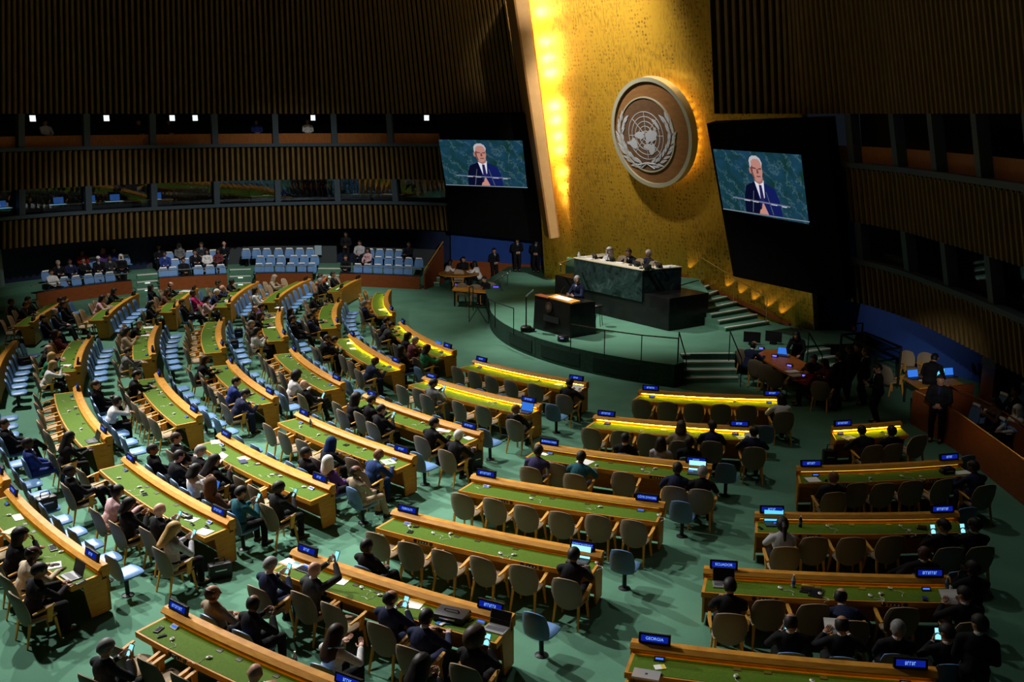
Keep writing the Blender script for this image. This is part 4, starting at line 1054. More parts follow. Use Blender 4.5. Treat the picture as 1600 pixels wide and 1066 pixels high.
def hand(mb, W, fdir, palm, side, curl):
    """fdir: fingers, palm: palm normal, side: +1 right hand"""
    f = Vector(fdir).normalized(); p = Vector(palm); p = (p-f*p.dot(f)).normalized(); x = f.cross(p)*1.0   # lateral axis
    th = x if (x.dot(Vector((-side, 0, 0))) > 0) else -x     # thumb side: inwards by default
    Mx = Matrix((th, f, -p)).transposed()
    mb.ell(W+f*.045, (.040, .052, .017), 10, 8, Mx)
    for i, (lx, ln) in enumerate(((.030, .070), (.010, .080), (-.010, .074), (-.029, .058))):
        a0 = W+f*.088+th*lx
        q = a0; dirn = f
        for k in range(3):
            ang = curl*(.35+.35*k); dirn = (f*math.cos(ang)+p*math.sin(ang)).normalized()
            q2 = q+dirn*ln*(.45, .32, .25)[k]; mb.cone(q, .0088-.0007*k, q2, .0082-.0009*k, 8); q = q2
    b = W+f*.022+th*.034; d1 = (th*.75+f*.65+p*.25).normalized(); q = b+d1*.036; mb.cone(b, .013, q, .0105, 8)
    d2 = (th*.25+f*.9+p*.4*curl).normalized(); mb.cone(q, .0103, q+d2*.032, .0085, 8)
POSES = {   # lean, head pitch, (wrist R xyz), (wrist L), hand dirs, curl, legs
    'desk': dict(lean=20, hp=14, R=(.15, .47, .79), L=(-.17, .45, .79), fd=(-.5, .8, -.02), pl=(0, 0, -1), curl=.35),
    'type': dict(lean=15, hp=22, R=(.09, .45, .805), L=(-.09, .45, .805), fd=(-.15, 1, -.1), pl=(0, 0, -1), curl=.6),
    'phone': dict(lean=6, hp=30, R=(.09, .27, .90), L=(-.09, .27, .90), fd=(-.35, .75, .6), pl=(-.9, -.2, .1), curl=.9),
    'lap': dict(lean=-8, hp=4, R=(.09, .25, .66), L=(-.09, .25, .66), fd=(-.7, .6, -.1), pl=(0, .1, -1), curl=.5),
    'cross': dict(lean=-12, hp=2, R=(.09, .25, .72), L=(-.10, .24, .70), fd=(-.8, .5, -.05), pl=(0, .1, -1), curl=.6, cross=1),
    'chin': dict(lean=22, hp=10, R=(.07, .36, 1.03), L=(-.16, .45, .79), fd=(-.2, -.2, .9), pl=(0, -.8, .2), curl=1.0, fdL=(.5, .8, -.02), plL=(0, 0, -1)),
    'write': dict(lean=32, hp=34, R=(.14, .50, .785), L=(-.18, .46, .785), fd=(-.5, .8, -.1), pl=(0, 0, -1), curl=.9),
    'raise': dict(lean=8, hp=-6, R=(.13, .34, 1.22), L=(-.02, .36, 1.18), fd=(-.25, .25, .9), pl=(-.7, -.4, 0), curl=.9),
    'bend': dict(lean=62, hp=25, R=(.30, .52, .50), L=(-.05, .42, .60), fd=(-.2, .8, -.4), pl=(0, 0, -1), curl=.6),
    'read': dict(lean=12, hp=26, R=(.16, .38, .86), L=(-.16, .38, .86), fd=(-.5, .7, .3), pl=(0, -.5, .8), curl=.7),
    'stand': dict(stand=1, lean=0, hp=6, R=(.06, .17, .98), L=(-.06, .17, .98), fd=(-.85, .3, -.35), pl=(0, -1, 0), curl=.6),
    'standphone': dict(stand=1, lean=4, hp=24, R=(.09, .30, 1.16), L=(-.10, .27, 1.12), fd=(-.35, .6, .6), pl=(-.9, -.2, .1), curl=.9),
    'speak': dict(stand=1, lean=8, hp=8, R=(.14, .34, 1.12), L=(-.13, .36, 1.10), fd=(-.5, .7, .25), pl=(-.8, 0, 0), curl=.35),
    'lean': dict(stand=1, lean=38, hp=20, R=(.16, .55, .86), L=(-.16, .52, .86), fd=(-.2, .9, -.3), pl=(0, 0, -1), curl=.3),
    'walk': dict(stand=1, lean=5, hp=4, R=(.24, .05, .82), L=(-.24, .12, .84), fd=(0, .2, -1), pl=(-1, 0, 0), curl=.6, stride=.22),
}
PCACHE = {}
def build_pose(pose, yaw, fem):
    key = (pose, yaw, fem)
    if key in PCACHE: return PCACHE[key]
    q = POSES[pose]; st = q.get('stand'); L = R(q['lean'])
    hipz = .93 if st else .53; sw = .165 if fem else .19
    pel = Vector((0, 0 if st else -.07, hipz)); up = Vector((0, math.sin(L), math.cos(L))); fw = Vector((0, math.cos(L), -math.sin(L)))
    nb = pel+up*.50
    ch = pel+up*.36; ab = pel+up*.17
    hd_dir = Vector((0, math.sin(L*.55+.05), math.cos(L*.55+.05)))
    head = nb+hd_dir*.185+Vector((0, .015, 0))
    HM = Matrix.Rotation(R(yaw), 3, 'Z') @ Matrix.Rotation(R(-q['hp']), 3, 'X') @ Matrix.Diagonal((1.19, 1.14, 1.09))
    b = MB(); j = MB(); tr = MB()
    X = Matrix.Rotation(-L, 3, 'X')
    # torso
    def torso(m, g, w=1):
        m.ell(ch, (.155*w+g, .105+g, .20), 16, 12, X); m.ell(ab, (.135*w+g, .10+g, .17), 16, 10, X); m.ell(pel, (.16+g*.6, .115+g*.6, .12), 16, 10)
        for s in (-1, 1): m.cone(nb-up*.035+Vector((s*.05, 0, 0)), .055+g, nb-up*.075+Vector((s*sw*.92, 0, 0)), .055+g)
        m.cone(nb-up*.10, .08+g*.6, nb-up*.01, .056+g*.3)
        if fem: 
            for s in (-1, 1): m.ell(ch+fw*.085+Vector((s*.07, 0, 0))+up*.03, (.058+g, .05+g, .06), 10, 8)
    torso(b, 0); torso(j, .020, 1.04)
    b.cone(nb-up*.03, .056, head-hd_dir*.06, .056)
    # head
    b.ell(head, (.073, .094, .112), 18, 14, HM); b.ell(head+HM @ Vector((0, .028, -.062)), (.052, .058, .058), 14, 10, HM)
    b.cone(head+HM @ Vector((0, .088, .012)), .011, head+HM @ Vector((0, .108, -.022)), .016)
    b.ell(head+HM @ Vector((0, .083, .030)), (.045, .016, .012), 10, 6, HM)
    b.ell(head+HM @ Vector((0, .082, -.055)), (.024, .012, .010), 8, 6, HM)
    for s in (-1, 1): b.ell(head+HM @ Vector((s*.076, -.005, -.005)), (.010, .020, .032), 8, 8, HM)
    hx = MB()
    wr = {}
    for s, kk in ((1, 'R'), (-1, 'L')):
        S = nb-up*.075+Vector((s*sw, 0, 0)); Wt = Vector(q[kk])
        E, Wp = ik(S, Wt, .285, .255, (s*.75, -.45, -.7)); wr[kk] = Wp
        b.cone(S, .050, E, .038); b.cone(E, .039, Wp, .026)
        j.cone(S, .066, E, .056); Wc = E.lerp(Wp, .90); j.cone(E, .055, Wc, .043)
        fd = Vector(q['fdL'] if s < 0 and 'fdL' in q else q['fd']); pl = Vector(q['plL'] if s < 0 and 'plL' in q else q['pl'])
        if s < 0 and 'fdL' not in q: fd.x *= -1; pl.x *= -1
        hand(hx, Wp, fd, pl, s, q['curl'])
        wr[kk+'e'] = (E, Wc)
    # legs
    shoes = []
    for s in (1, -1):
        H = pel+Vector((s*.09, .02, -.03))
        if st:
            dy = s*q.get('stride', 0)
            A = Vector((s*.10, dy-.02, .085)); K, _ = ik(H, A, .42, .42, (s*.1, 1, 0))
        elif q.get('cross') and s > 0:
            K = Vector((.02, .40, .66)); A = Vector((-.20, .62, .38))
        else:
            K = Vector((s*.13, .37, .52)); A = Vector((s*.12, .40+(.1 if q['lean'] < 0 else -.02), .09))
        b.cone(H, .078, K, .055); b.cone(K, .054, A, .038)
        tr.cone(H, .095, K, .072); tr.cone(K, .071, A+Vector((0, 0, .005)), .057)
        f = Vector((0, 1, 0)) if not (q.get('cross') and s > 0) else Vector((-.3, .8, -.35)).normalized()
        b.cone(A, .036, A+f*.11-Vector((0, 0, .045)), .03)
        m = MB(); side = Vector((1, 0, 0)); 
        base = A+Vector((0, 0, -.06)) if f.z == 0 else A-f*.0+Vector((0, 0, -.05))
        upv = side.cross(f)
        Mx = Matrix((side, f, upv)).transposed()
        m.ell(base+f*.065, (.046, .135, .036), 12, 8, Mx); m.cone(base-f*.035, .045, A, .047)
        shoes.append(remesh(m, .012, 'shoe', smooth_it=1))
    tr.ell(pel, (.175, .135, .13), 16, 10); tr.ell(pel+up*.07, (.16, .12, .10), 14, 8)
    # jacket tail over the hips
    j.ell(pel+Vector((0, 0, -.01)), (.188, .148, .145), 16, 10); j.cone(ab, .13, pel, .150)
    out = {'head': head, 'HM': HM, 'wr': wr, 'nb': nb, 'up': up, 'fw': fw}
    out['body'] = remesh(b, .012, 'person', hx, 2); out['jacket'] = remesh(j, .013, 'jacket'); out['trousers'] = remesh(tr, .014, 'trousers'); out['shoes'] = shoes
    # shirt: collar, front, cuffs
    m = MB(); c0 = nb-up*.015; c1 = nb+hd_dir*.045
    m.cone(c0, .066, c1, .058, 14); me = m.build('collar', []); out['collar'] = me.data; bpy.data.objects.remove(me); m = MB()
    chf = ch+fw*(.105+.022)
    def fp(x, u, o=0): return chf+up*u+Vector((x, 0, 0))+fw*(o-.55*x*x*6 - (max(0, u-.02)**2)*1.9)
    def patch(mm, pts, off, th=.01):
        A = [fp(x, u, off) for x, u in pts]; mm.hexa([p-fw*th for p in A], A)
    patch(m, [(-.044, .14), (-.030, .06), (0, -.07), (.030, .06), (.044, .14), (.02, .15), (-.02, .15)], .010, .03)
    cuffs = []
    for kk in ('R', 'L'):
        c_ = MB(); E, Wc = wr[kk+'e']; c_.cone(Wc-(Wc-E).normalized()*.01, .040, Wc+(wr[kk]-Wc)*.45, .036, 10); me = c_.build('cuff', []); cuffs.append(me.data); bpy.data.objects.remove(me)
    out['cuffs'] = cuffs
    me = m.build('shirt', []); out['shirt'] = me.data; bpy.data.objects.remove(me)
    m = MB(); patch(m, [(-.016, .135), (-.022, 0.0), (0, -.075), (.022, 0.0), (.016, .135), (0, .15)], .021, .02)
    me = m.build('tie', []); out['tie'] = me.data; bpy.data.objects.remove(me)
    # eyes and mouth
    e = MB(); e.ell((0, 0, 0), (.011, .006, .007), 8, 6); me = e.build('eye', []); out['eye'] = me.data; bpy.data.objects.remove(me)
    e = MB(); e.ell((0, 0, 0), (.022, .006, .0055), 8, 6); me = e.build('mouth', []); out['mouth'] = me.data; bpy.data.objects.remove(me)
    for m_ in (out['body'], out['jacket'], out['trousers'], out['shirt'], out['tie'], out['eye'], out['mouth'], out['collar'], *cuffs, *shoes): m_.materials.clear(); m_.materials.append(M_BLACK)
    PCACHE[key] = out
    return out
HCACHE = {}
def hair_mesh(style):
    if style in HCACHE: return HCACHE[style]
    rr = random.Random(3); m = MB()
    def fn(d, q):
        face = d.y > .25 and d.z < .45 and abs(d.x) < .80
        low = d.z < -.35
        if style == 'short': k = .86 if face or (low and d.y > -.2) or d.z < -.62 else (.93 if abs(d.x) > .82 and d.z < .05 and d.y > -.3 else 1.10)
        elif style == 'bald': k = 1.055 if (d.z < (.62 if d.y < -.35 else .50) and d.y < .22 and d.z > -.80) else .90
        elif style in ('long', 'pony', 'bun', 'bob'):
            k = .86 if face else 1.13
            if d.z < -.5 and d.y > 0: k = .8
        elif style == 'afro': k = .9 if face else 1.42+.08*rr.random()
        elif style == 'curly': k = .88 if face else 1.28+.10*rr.random()
        elif style in ('hijab', 'ghutra'): k = .9 if (d.y > .55 and d.z < .35 and d.z > -.8 and abs(d.x) < .58) else 1.17
        elif style == 'cap': k = 1.12 if d.z > .25 else .85
        q = q*k
        if style in ('long', 'curly', 'bob') and d.y < .45 and d.z < -.05 and not face:
            dep = {'long': .26, 'curly': .16, 'bob': .09}[style]; t = min(1, (-d.z-.05)/.6)
            q = Vector((q.x*(1+.15*t)+(.03*t if d.x > 0 else -.03*t), q.y*.9-.015*t, q.z-dep*t)) if t < 1 else Vector((q.x*1.0, q.y*.9-.03, q.z-dep))
        if style in ('hijab', 'ghutra') and d.z < -.15 and k > 1:
            t = min(1, (-d.z-.15)/.7); q = Vector((q.x*(1+.75*t), q.y*(1+.35*t)-.01*t, q.z-.14*t))
        return q
    m.ell((0, 0, 0), (.076, .097, .115), 26, 20, None, 0, fn)
    if style == 'pony': m.cone((0, -.10, .02), .03, (0, -.15, -.05), .035); m.cone((0, -.15, -.05), .034, (0, -.13, -.26), .018)
    if style == 'bun': m.ell((0, -.11, .075), (.05, .05, .045), 12, 8)
    if style == 'cap': m.ell((0, .09, .035), (.06, .06, .012), 12, 6)
    o = m.build('hair', [], smooth=True); me = o.data; bpy.data.objects.remove(o); me.materials.append(M_BLACK)
    if style == 'ghutra':
        m = MB(); r_ = [(.082*math.cos(a)*1.06, .102*math.sin(a)*1.06-.008, .055+.012*math.sin(a)) for a in [2*math.pi*i/24 for i in range(25)]]; m.tube(r_, .011, 8, cap=False)
        o = m.build('agal', []); HCACHE['agal'] = o.data; bpy.data.objects.remove(o); HCACHE['agal'].materials.append(M_BLACK)
    HCACHE[style] = me
    return me
def part(nm, me, m, parent, M=None):
    o = bpy.data.objects.new(nm, me); COL.objects.link(o); o.parent = parent
    o.material_slots[0].link = 'OBJECT'; o.material_slots[0].material = m
    if M is not None: o.matrix_local = M
    return o
NPERS = [0]
def person(loc, rz, pose, yaw, skin, hair, top, label, bottom=None, shirt='white', tie='navy', group=None, sc=.98):
    """hair 'style:colour' or '-'; shirt None = plain top"""
    fem = shirt is None and hair.split(':')[0] in ('long', 'bun', 'pony', 'curly', 'hijab', 'afro', 'bob')
    yaw = max(-75, min(75, round(yaw/25)*25))
    pb = build_pose(pose, yaw, fem)
    o = bpy.data.objects.new('person', pb['body']); COL.objects.link(o)
    o.material_slots[0].link = 'OBJECT'; o.material_slots[0].material = mskin(skin)
    o.location = loc; o.rotation_euler = (0, 0, rz); o.scale = (sc*1.12, sc*1.10, sc)
    tag(o, label, 'person', group)
    part('jacket' if shirt else 'blouse', pb['jacket'], mcloth(top), o)
    part('trousers', pb['trousers'], mcloth(bottom or (top if shirt else 'black')), o)
    for me in pb['shoes']: part('shoe', me, mat('shoe_leather', (.01, .008, .007), .35), o)
    if shirt:
        part('shirt_front', pb['shirt'], mcloth(shirt), o); part('collar', pb['collar'], mcloth(shirt), o)
        for me in pb['cuffs']: part('cuff', me, mcloth(shirt), o)
        if tie: part('tie', pb['tie'], mcloth(tie), o)
    HMt = Matrix.Translation(pb['head']) @ pb['HM'].to_4x4()
    if hair != '-':
        stl, hc = hair.split(':')
        hm = mhair(hc) if hc in HAIRC else mcloth(hc)
        part({'hijab': 'headscarf', 'ghutra': 'headscarf', 'cap': 'cap'}.get(stl, 'hair'), hair_mesh(stl), hm, o, HMt)
        if stl == 'ghutra': part('head_cord', HCACHE['agal'], M_BLACK, o, HMt)
    for s in (-1, 1): part('eye', pb['eye'], M_BLACK, o, HMt @ Matrix.Translation((s*.031, .087, .012)))
    part('mouth', pb['mouth'], mat('lips', (.22, .07, .06), .5), o, HMt @ Matrix.Translation((0, .092, -.053)))
    return o, pb
# ------------------------------------------------------------------ people at the desks: head centre in the photo, pose, head turn, skin, hair, top, shirt ('-' none), what sets them apart, prop
K = None
PEOPLE_T = [
# centre-right block
(422,884,'phone',10,'l','short:g','navy','white','person with grey hair in navy suit','p'),
(492,891,'raise',-10,'l','-','charcoal','white','bald person in dark suit raising a phone','p'),
(610,937,'phone',-15,'m','bald:k','navy','white','balding person in dark suit with phone','p'),
(664,967,'desk',-10,'l','short:k','navy','white','black-haired person in navy suit','-'),
(739,1000,'phone',-20,'b','afro:n','black',K,'person with brown curls in black','p'),
(396,869+185,'desk',20,'l','-','black','white','bald person in black suit leaning on desk','-'),
(896,869,'type',0,'b','short:k','black','black','black-haired person in black jacket at laptop','-'),
(832,712,'desk',10,'b','short:k','indigo',K,'person in dark violet shirt','-'),
(902,721,'desk',0,'b','short:k','teal',K,'person in patterned teal shirt','-'),
(1052,747,'desk',10,'b','short:k','navy','navy','person in navy suit seen from behind','-'),
(1097,741,'phone',0,'m','short:g','black','black','grey-haired person in black at lit laptop','-'),
(1065,667,'read',0,'l','bob:n','beige',K,'person with brown bob in beige top','-'),
(1114,667,'desk',20,'m','short:k','navy','navy','person in navy suit with blue lanyard','-'),
(1178,680,'read',25,'d','bald:k','navy','white','balding person in navy suit reading','a'),
(1224,634,'desk',25,'m','bob:k','white',K,'black-haired person in white blouse','-'),
# right block
(1356,678,'write',0,'d','bald:k','black','white','balding person in black suit writing','-'),
(1395,680,'lap',-10,'d','short:k','black','white','black-haired person in black suit','-'),
(1302,753,'lap',20,'b','-','charcoal','white','bald person in dark suit','-'),
(1537,741,'desk',25,'b','short:k','navy','navy','black-haired person in navy suit','-'),
(1225,829,'type',10,'l','pony:k','lightgrey',K,'person with black ponytail in pale grey jacket','-'),
(1481,831,'phone',25,'m','short:k','black','white','person in black suit with white headphone','p'),
(1534,834,'phone',25,'b','short:k','black','white','black-haired person in black suit with phone','p'),
(1141,925,'type',0,'m','short:k','black','black','person in black suit typing on laptop','-'),
(1322,942,'bend',-25,'l','bald:k','navy','white','bald person in navy suit bending down sideways','-'),
(1509,931,'read',30,'m','short:k','black','white','person in dark suit reading white papers','a'),
# centre block
(882,603,'read',-10,'m','short:k','black','black','black-haired person reading white papers','a'),
(677,600,'phone',-20,'b','short:k','grey','grey','person in grey suit with phone','p'),
(805,641,'cross',-20,'b','-','black','white','bald person in black suit, legs crossed','-'),
(555,623,'desk',-10,'m','curly:k','black',K,'person with long black curls','-'),
(580,626,'type',0,'l','short:k','black','black','black-haired person typing on dark laptop','-'),
(595,641,'phone',-10,'m','short:k','black','black','black-haired person in black with phone','p'),
(677,662,'desk',-15,'m','short:k','black','black','short-haired person in black jacket','-'),
(714,682,'desk',-10,'l','short:w','black','black','white-haired person in black','-'),
(516,693,'desk',0,'d','hijab:darkblue','black',K,'person in dark blue headscarf','-'),
(589,711,'write',-20,'b','-','darkblue','white','bald person in navy suit writing','-'),
(435,763,'phone',-20,'d','short:k','black','black','person in black jacket with lit phone','p'),
(331,721,'phone',-30,'m','long:k','black',K,'long-haired person in black','-'),
(307,707,'read',-25,'l','short:g','black','white','grey-haired person holding white sheet','a'),
(276,686,'lap',-25,'l','short:n','black','white','brown-haired person with earpiece','-'),
(110,738,'cross',-20,'d','short:k','black','white','person in black suit leaning back','-'),
(172,772,'desk',-20,'m','bun:k','pink',K,'person with dark bun in pale pink jacket','-'),
(201,789,'phone',-25,'m','bob:k','black',K,'dark-haired person in black with earphone','-'),
(249,798,'phone',-10,'l','-','black','white','bald person in black suit with phone','p'),
(258,833,'phone',-20,'l','long:y','lightgrey',K,'blonde person in pale grey jacket','p'),
(30,838,'chin',-20,'m','curly:k','black',K,'person with long dark curls in black','-'),
(49,866,'desk',-20,'d','bald:k','cream',K,'person in cream vest','-'),
(60,893,'type',-20,'b','short:k','black',K,'person in black typing on laptop','-'),
# centre-left block
(107,684,'type',-10,'d','long:k','black',K,'long-haired person in black at dark laptop','-'),
(222,586,'type',0,'l','short:k','black','white','black-haired person in black suit','-'),
(369,597,'desk',-20,'l','short:k','blue','white','black-haired person in blue suit','-'),
(382,616,'write',-20,'m','short:k','navy','white','black-haired person in navy suit','-'),
(320,563,'desk',-20,'b','long:n','black',K,'long-haired person in black','-'),
(459,588,'desk',0,'b','afro:k','white',K,'curly-haired person in white blouse','-'),
(476,602,'cross',-20,'l','-','black','white','bald person in black suit with tablet','p'),
(585,565,'write',-20,'d','-','navy','navy','bald person in navy suit with black phone','-'),
(522,532,'write',-10,'m','short:k','black','white','black-haired person in dark suit writing','-'),
(508,530,'desk',-20,'m','short:n','black','white','brown-haired person in dark suit','-'),
(604,502,'desk',0,'m','short:k','black','white','black-haired person in dark suit','-'),
(611,509,'write',-10,'m','short:k','charcoal','charcoal','black-haired person in grey jacket','-'),
(637,526,'desk',-20,'m','long:k','black',K,'black-haired person in dark top','-'),
(648,533,'desk',-10,'l','cap:white','wine','wine','person with white cap','-'),
(664,546,'type',-10,'m','bob:n','green',K,'brown-haired person in green jacket','-'),
# left block
(570,475,'lap',10,'l','short:g','navy','white','grey-haired person in navy suit','-'),
(493,462,'desk',0,'b','short:k','black','white','black-haired person in dark suit','-'),
(491,488,'desk',20,'l','short:n','black','white','brown-haired person in dark suit','-'),
(485,495,'lap',20,'l','short:k','navy','white','dark-haired person in suit clapping','-'),
(398,484,'desk',-20,'l','bald:r','black','white','balding red-faced person in dark suit','-'),
(409,480,'desk',0,'m','short:k','purple',K,'person in purple top','-'),
(411,494,'desk',10,'l','bob:n','black',K,'brown-haired person in black','-'),
(393,507,'lap',0,'l','short:g','brown','white','grey-haired person in brown suit','-'),
(400,518,'phone',-10,'m','bob:k','white',K,'dark-haired person in white jacket','-'),
(219,507,'write',0,'l','short:g','black','white','grey-haired person in dark jacket','-'),
(202,518,'phone',-10,'m','bob:k','cream',K,'dark-haired person in cream jacket','-'),
(200,550,'type',-10,'l','short:n','plaid','white','person in grey checked jacket typing','-'),
(75,546,'desk',0,'l','bald:g','black','black','bald grey person in black','-'),
(80,558,'chin',-10,'l','bob:y','green',K,'blonde person in green','-'),
(82,571,'chin',-20,'l','bob:y','white',K,'blonde person in white jacket','-'),
# far-left block
(531,430,'lap',10,'m','short:k','black','white','dark-haired person in black suit','-'),
(516,440,'lap',10,'l','short:g','black','white','grey-haired person in black suit','-'),
(501,432,'lap',0,'l','short:n','black','white','brown-haired person in black suit','-'),
(489,434,'raise',0,'m','bob:k','orange',K,'person in orange dress raising hands','-'),
(419,434,'desk',10,'b','hijab:beige','beige',K,'person in beige headscarf','-'),
(425,455,'lap',-10,'m','bob:k','white',K,'dark-haired person in white jacket','-'),
(327,443,'desk',0,'m','short:k','olive',K,'person in dark green','-'),
(366,441,'desk',20,'d','short:k','black','black','dark-skinned person in black','-'),
(347,451,'chin',0,'l','-','navy','white','bald person resting chin on hand','-'),
(338,457,'desk',0,'l','short:w','navy','white','white-haired person in navy suit','-'),
(338,467,'phone',-10,'m','bob:k','pink',K,'dark-haired person in pale pink suit','-'),
(266,446,'desk',0,'l','bald:n','black','white','balding person in dark suit','-'),
(268,457,'desk',10,'m','bob:n','brown',K,'brown-haired person in dark top','-'),
(241,476,'phone',-10,'m','bob:k','black',K,'black-haired person in black','-'),
(161,467,'desk',0,'m','bob:k','pink',K,'black-haired person in pale pink blouse','-'),
(178,456,'desk',0,'m','bob:k','black',K,'black-haired person in black','-'),
(10,473,'lap',0,'b','short:k','black','white','person in black suit with lanyard','-'),
(40,477,'desk',0,'m','short:n','black','white','brown-haired person in black suit','-'),
(59,469,'lap',0,'l','short:k','black','white','dark-haired person in black suit','-'),
]
# people in the blue chairs on the stage side of a desk
PEOPLE_B = [
(617,549,'lap',-20,'b','long:k','black',K,'long-haired person in black','-'),
(332,930,'lap',-30,'m','bald:n','beige',K,'balding person in beige jacket','-'),
(377,956,'phone',20,'b','bald:k','black','black','balding person in black jacket','-'),
(497,1012,'read',10,'l','long:n','white',K,'person in white blouse with blue folder','-'),
(559,865,'lap',0,'b','short:k','black','black','black-haired person in black suit','-'),
(650,1050,'phone',0,'m','curly:k','black',K,'curly-haired person in black','-'),
(975,688,'lap',0,'m','short:k','black','white','black-haired person in black suit','-'),
(1030,696,'lap',0,'m','bob:k','lightgrey',K,'dark-haired person in pale grey blouse','-'),
(1077,692,'lap',0,'d','short:k','black','black','black-haired person in black','-'),
(1446,872,'cross',30,'d','-','black','white','bald person lounging in black suit','-'),
(1522,889,'phone',20,'d','short:k','black','black','black-haired person in black suit','-'),
(1237,991,'phone',10,'m','bald:k','black','white','balding person in black suit with phone','p'),
(1319,992,'read',0,'m','bald:k','black','white','balding person in black suit with papers','a'),
(1402,984,'lap',0,'l','short:g','black','white','grey-haired person in black suit','-'),
(1484,998,'phone',25,'m','short:k','black','white','dark-haired person in profile with phone','p'),
(459,716,'lap',-20,'b','short:k','black','black','person in dark jacket','-'),
(497,729,'lap',-10,'d','hijab:white','purple',K,'person in white headscarf and purple','-'),
(549,742,'lap',-40,'b','bald:k','beige','beige','balding person in beige suit','-'),
(232,706,'lap',-20,'b','short:k','black','black','dark-haired person with earphone','-'),
(266,717,'desk',-10,'m','short:k','black','white','black-haired person with white collar','-'),
(280,743,'phone',-10,'m','bob:k','white',K,'person in white blouse with laptop','-'),
(311,764,'lap',-10,'m','hijab:brown','brown',K,'person in brown headscarf','-'),
(349,781,'phone',-10,'m','short:k','teal',K,'black-haired person in teal jacket','p'),
(150,603,'lap',-20,'l','short:n','black','black','brown-haired person in black jacket','-'),
(175,629,'chin',-20,'m','bun:k','white',K,'person with black bun in white','-'),
(7,664,'cross',-30,'m','short:k','black','white','black-haired person in black suit','-'),
(46,694,'lap',-30,'d','short:k','blue','white','person in blue suit leaning forward','-'),
(454,487,'lap',0,'m','long:k','black',K,'long-haired person in black','-'),
(458,499,'lap',0,'m','short:k','black','white','person in black suit','-'),
(236,450,'lap',0,'m','long:k','black',K,'person with long black hair','-'),
(285,473,'cross',0,'l','short:n','black','white','brown-haired person in dark suit','-'),
(302,459,'cross',0,'b','short:k','magenta',K,'person in magenta suit','-'),
(86,487,'lap',0,'l','bald:g','charcoal','white','bald grey person in dark suit','-'),
(68,498,'lap',0,'m','short:k','black','black','black-haired person in black','-'),
(103,476,'lap',0,'m','short:k','black','black','dark-haired person in dark jacket','-'),
(92,470,'lap',0,'m','short:k','black','white','dark-haired person in black suit','-'),
(87,520,'lap',0,'m','bob:n','wine',K,'person in dark red skirt suit','-'),
]
PROPS = []      # (kind, matrix, label)
def phone_obj(Mw, label, big=False, lit=True):
    t = thing('tablet' if big else 'smartphone', label, 'phone' if not big else 'tablet', (0, 0, 0)); t.matrix_world = Mw
    s = 1.9 if big else 1.15
    MB().box((0, 0, 0), (.075*s, .010, .155*s)).build('case', M_BLACK, t)
    m = MB(); a, b = .033*s, .071*s; m.add([(-a, -.0062, -b), (a, -.0062, -b), (a, -.0062, b), (-a, -.0062, b)], [(0, 1, 2, 3)])
    m.build('display', glow('phone_screen', (.28, .75, .85), 1.0) if lit else M_BLACK, t)
def paper_obj(Mw, label, wd=.21, hd=.297):
    t = thing('paper_sheet', label, 'paper', (0, 0, 0)); t.matrix_world = Mw
    m = MB(); n = 5
    for k in range(n+1):
        v = -hd/2+hd*k/n; m.v += [(-wd/2, v, .012*math.sin(k*.9)), (wd/2, v, .012*math.sin(k*.9)+.004)]
    for k in range(n): m.f.append((2*k, 2*k+1, 2*k+3, 2*k+2)); m.mi.append(0)
    A = list(m.v); m.v += [(x, y, z-.004) for x, y, z in A]; N = len(A)
    for k in range(n): m.f.append((N+2*k, N+2*k+2, N+2*k+3, N+2*k+1)); m.mi.append(0)
    m.build('sheet', M_PAPER, t)
def give(o, pb, prop, where):
    M0 = Matrix.Translation(o.location) @ o.rotation_euler.to_matrix().to_4x4() @ Matrix.Diagonal((*o.scale, 1))
    mid = (pb['wr']['R']+pb['wr']['L'])/2
    if prop == 'p': phone_obj(M0 @ Matrix.Translation(mid+Vector((0, .10, .075))) @ Matrix.Rotation(R(-28), 4, 'X'), 'lit smartphone held by '+where)
    if prop == 'a': paper_obj(M0 @ Matrix.Translation(mid+Vector((0, .12, .06))) @ Matrix.Rotation(R(38), 4, 'X'), 'white papers held by '+where, .30, .25)
BL_T = {}      # blue chairs taken: desk -> list of t
def find_desk(pos, lo, hi, ideal):
    best = None
    for k, d in DESKS.items():
        t = d.t_of(pos)
        if -.25 < t < 1.45:
            r = (Vector((pos.x, pos.y, 0))-CTR).length-(d.r0+(d.r1-d.r0)*t)
            if lo < r < hi and (best is None or abs(r-ideal)+3*max(0, t-1.1, -.1-t) < abs(best[2]-ideal)+3*max(0, best[1]-1.1, -.1-best[1])): best = (k, t, r)
    return best
OCC = {}
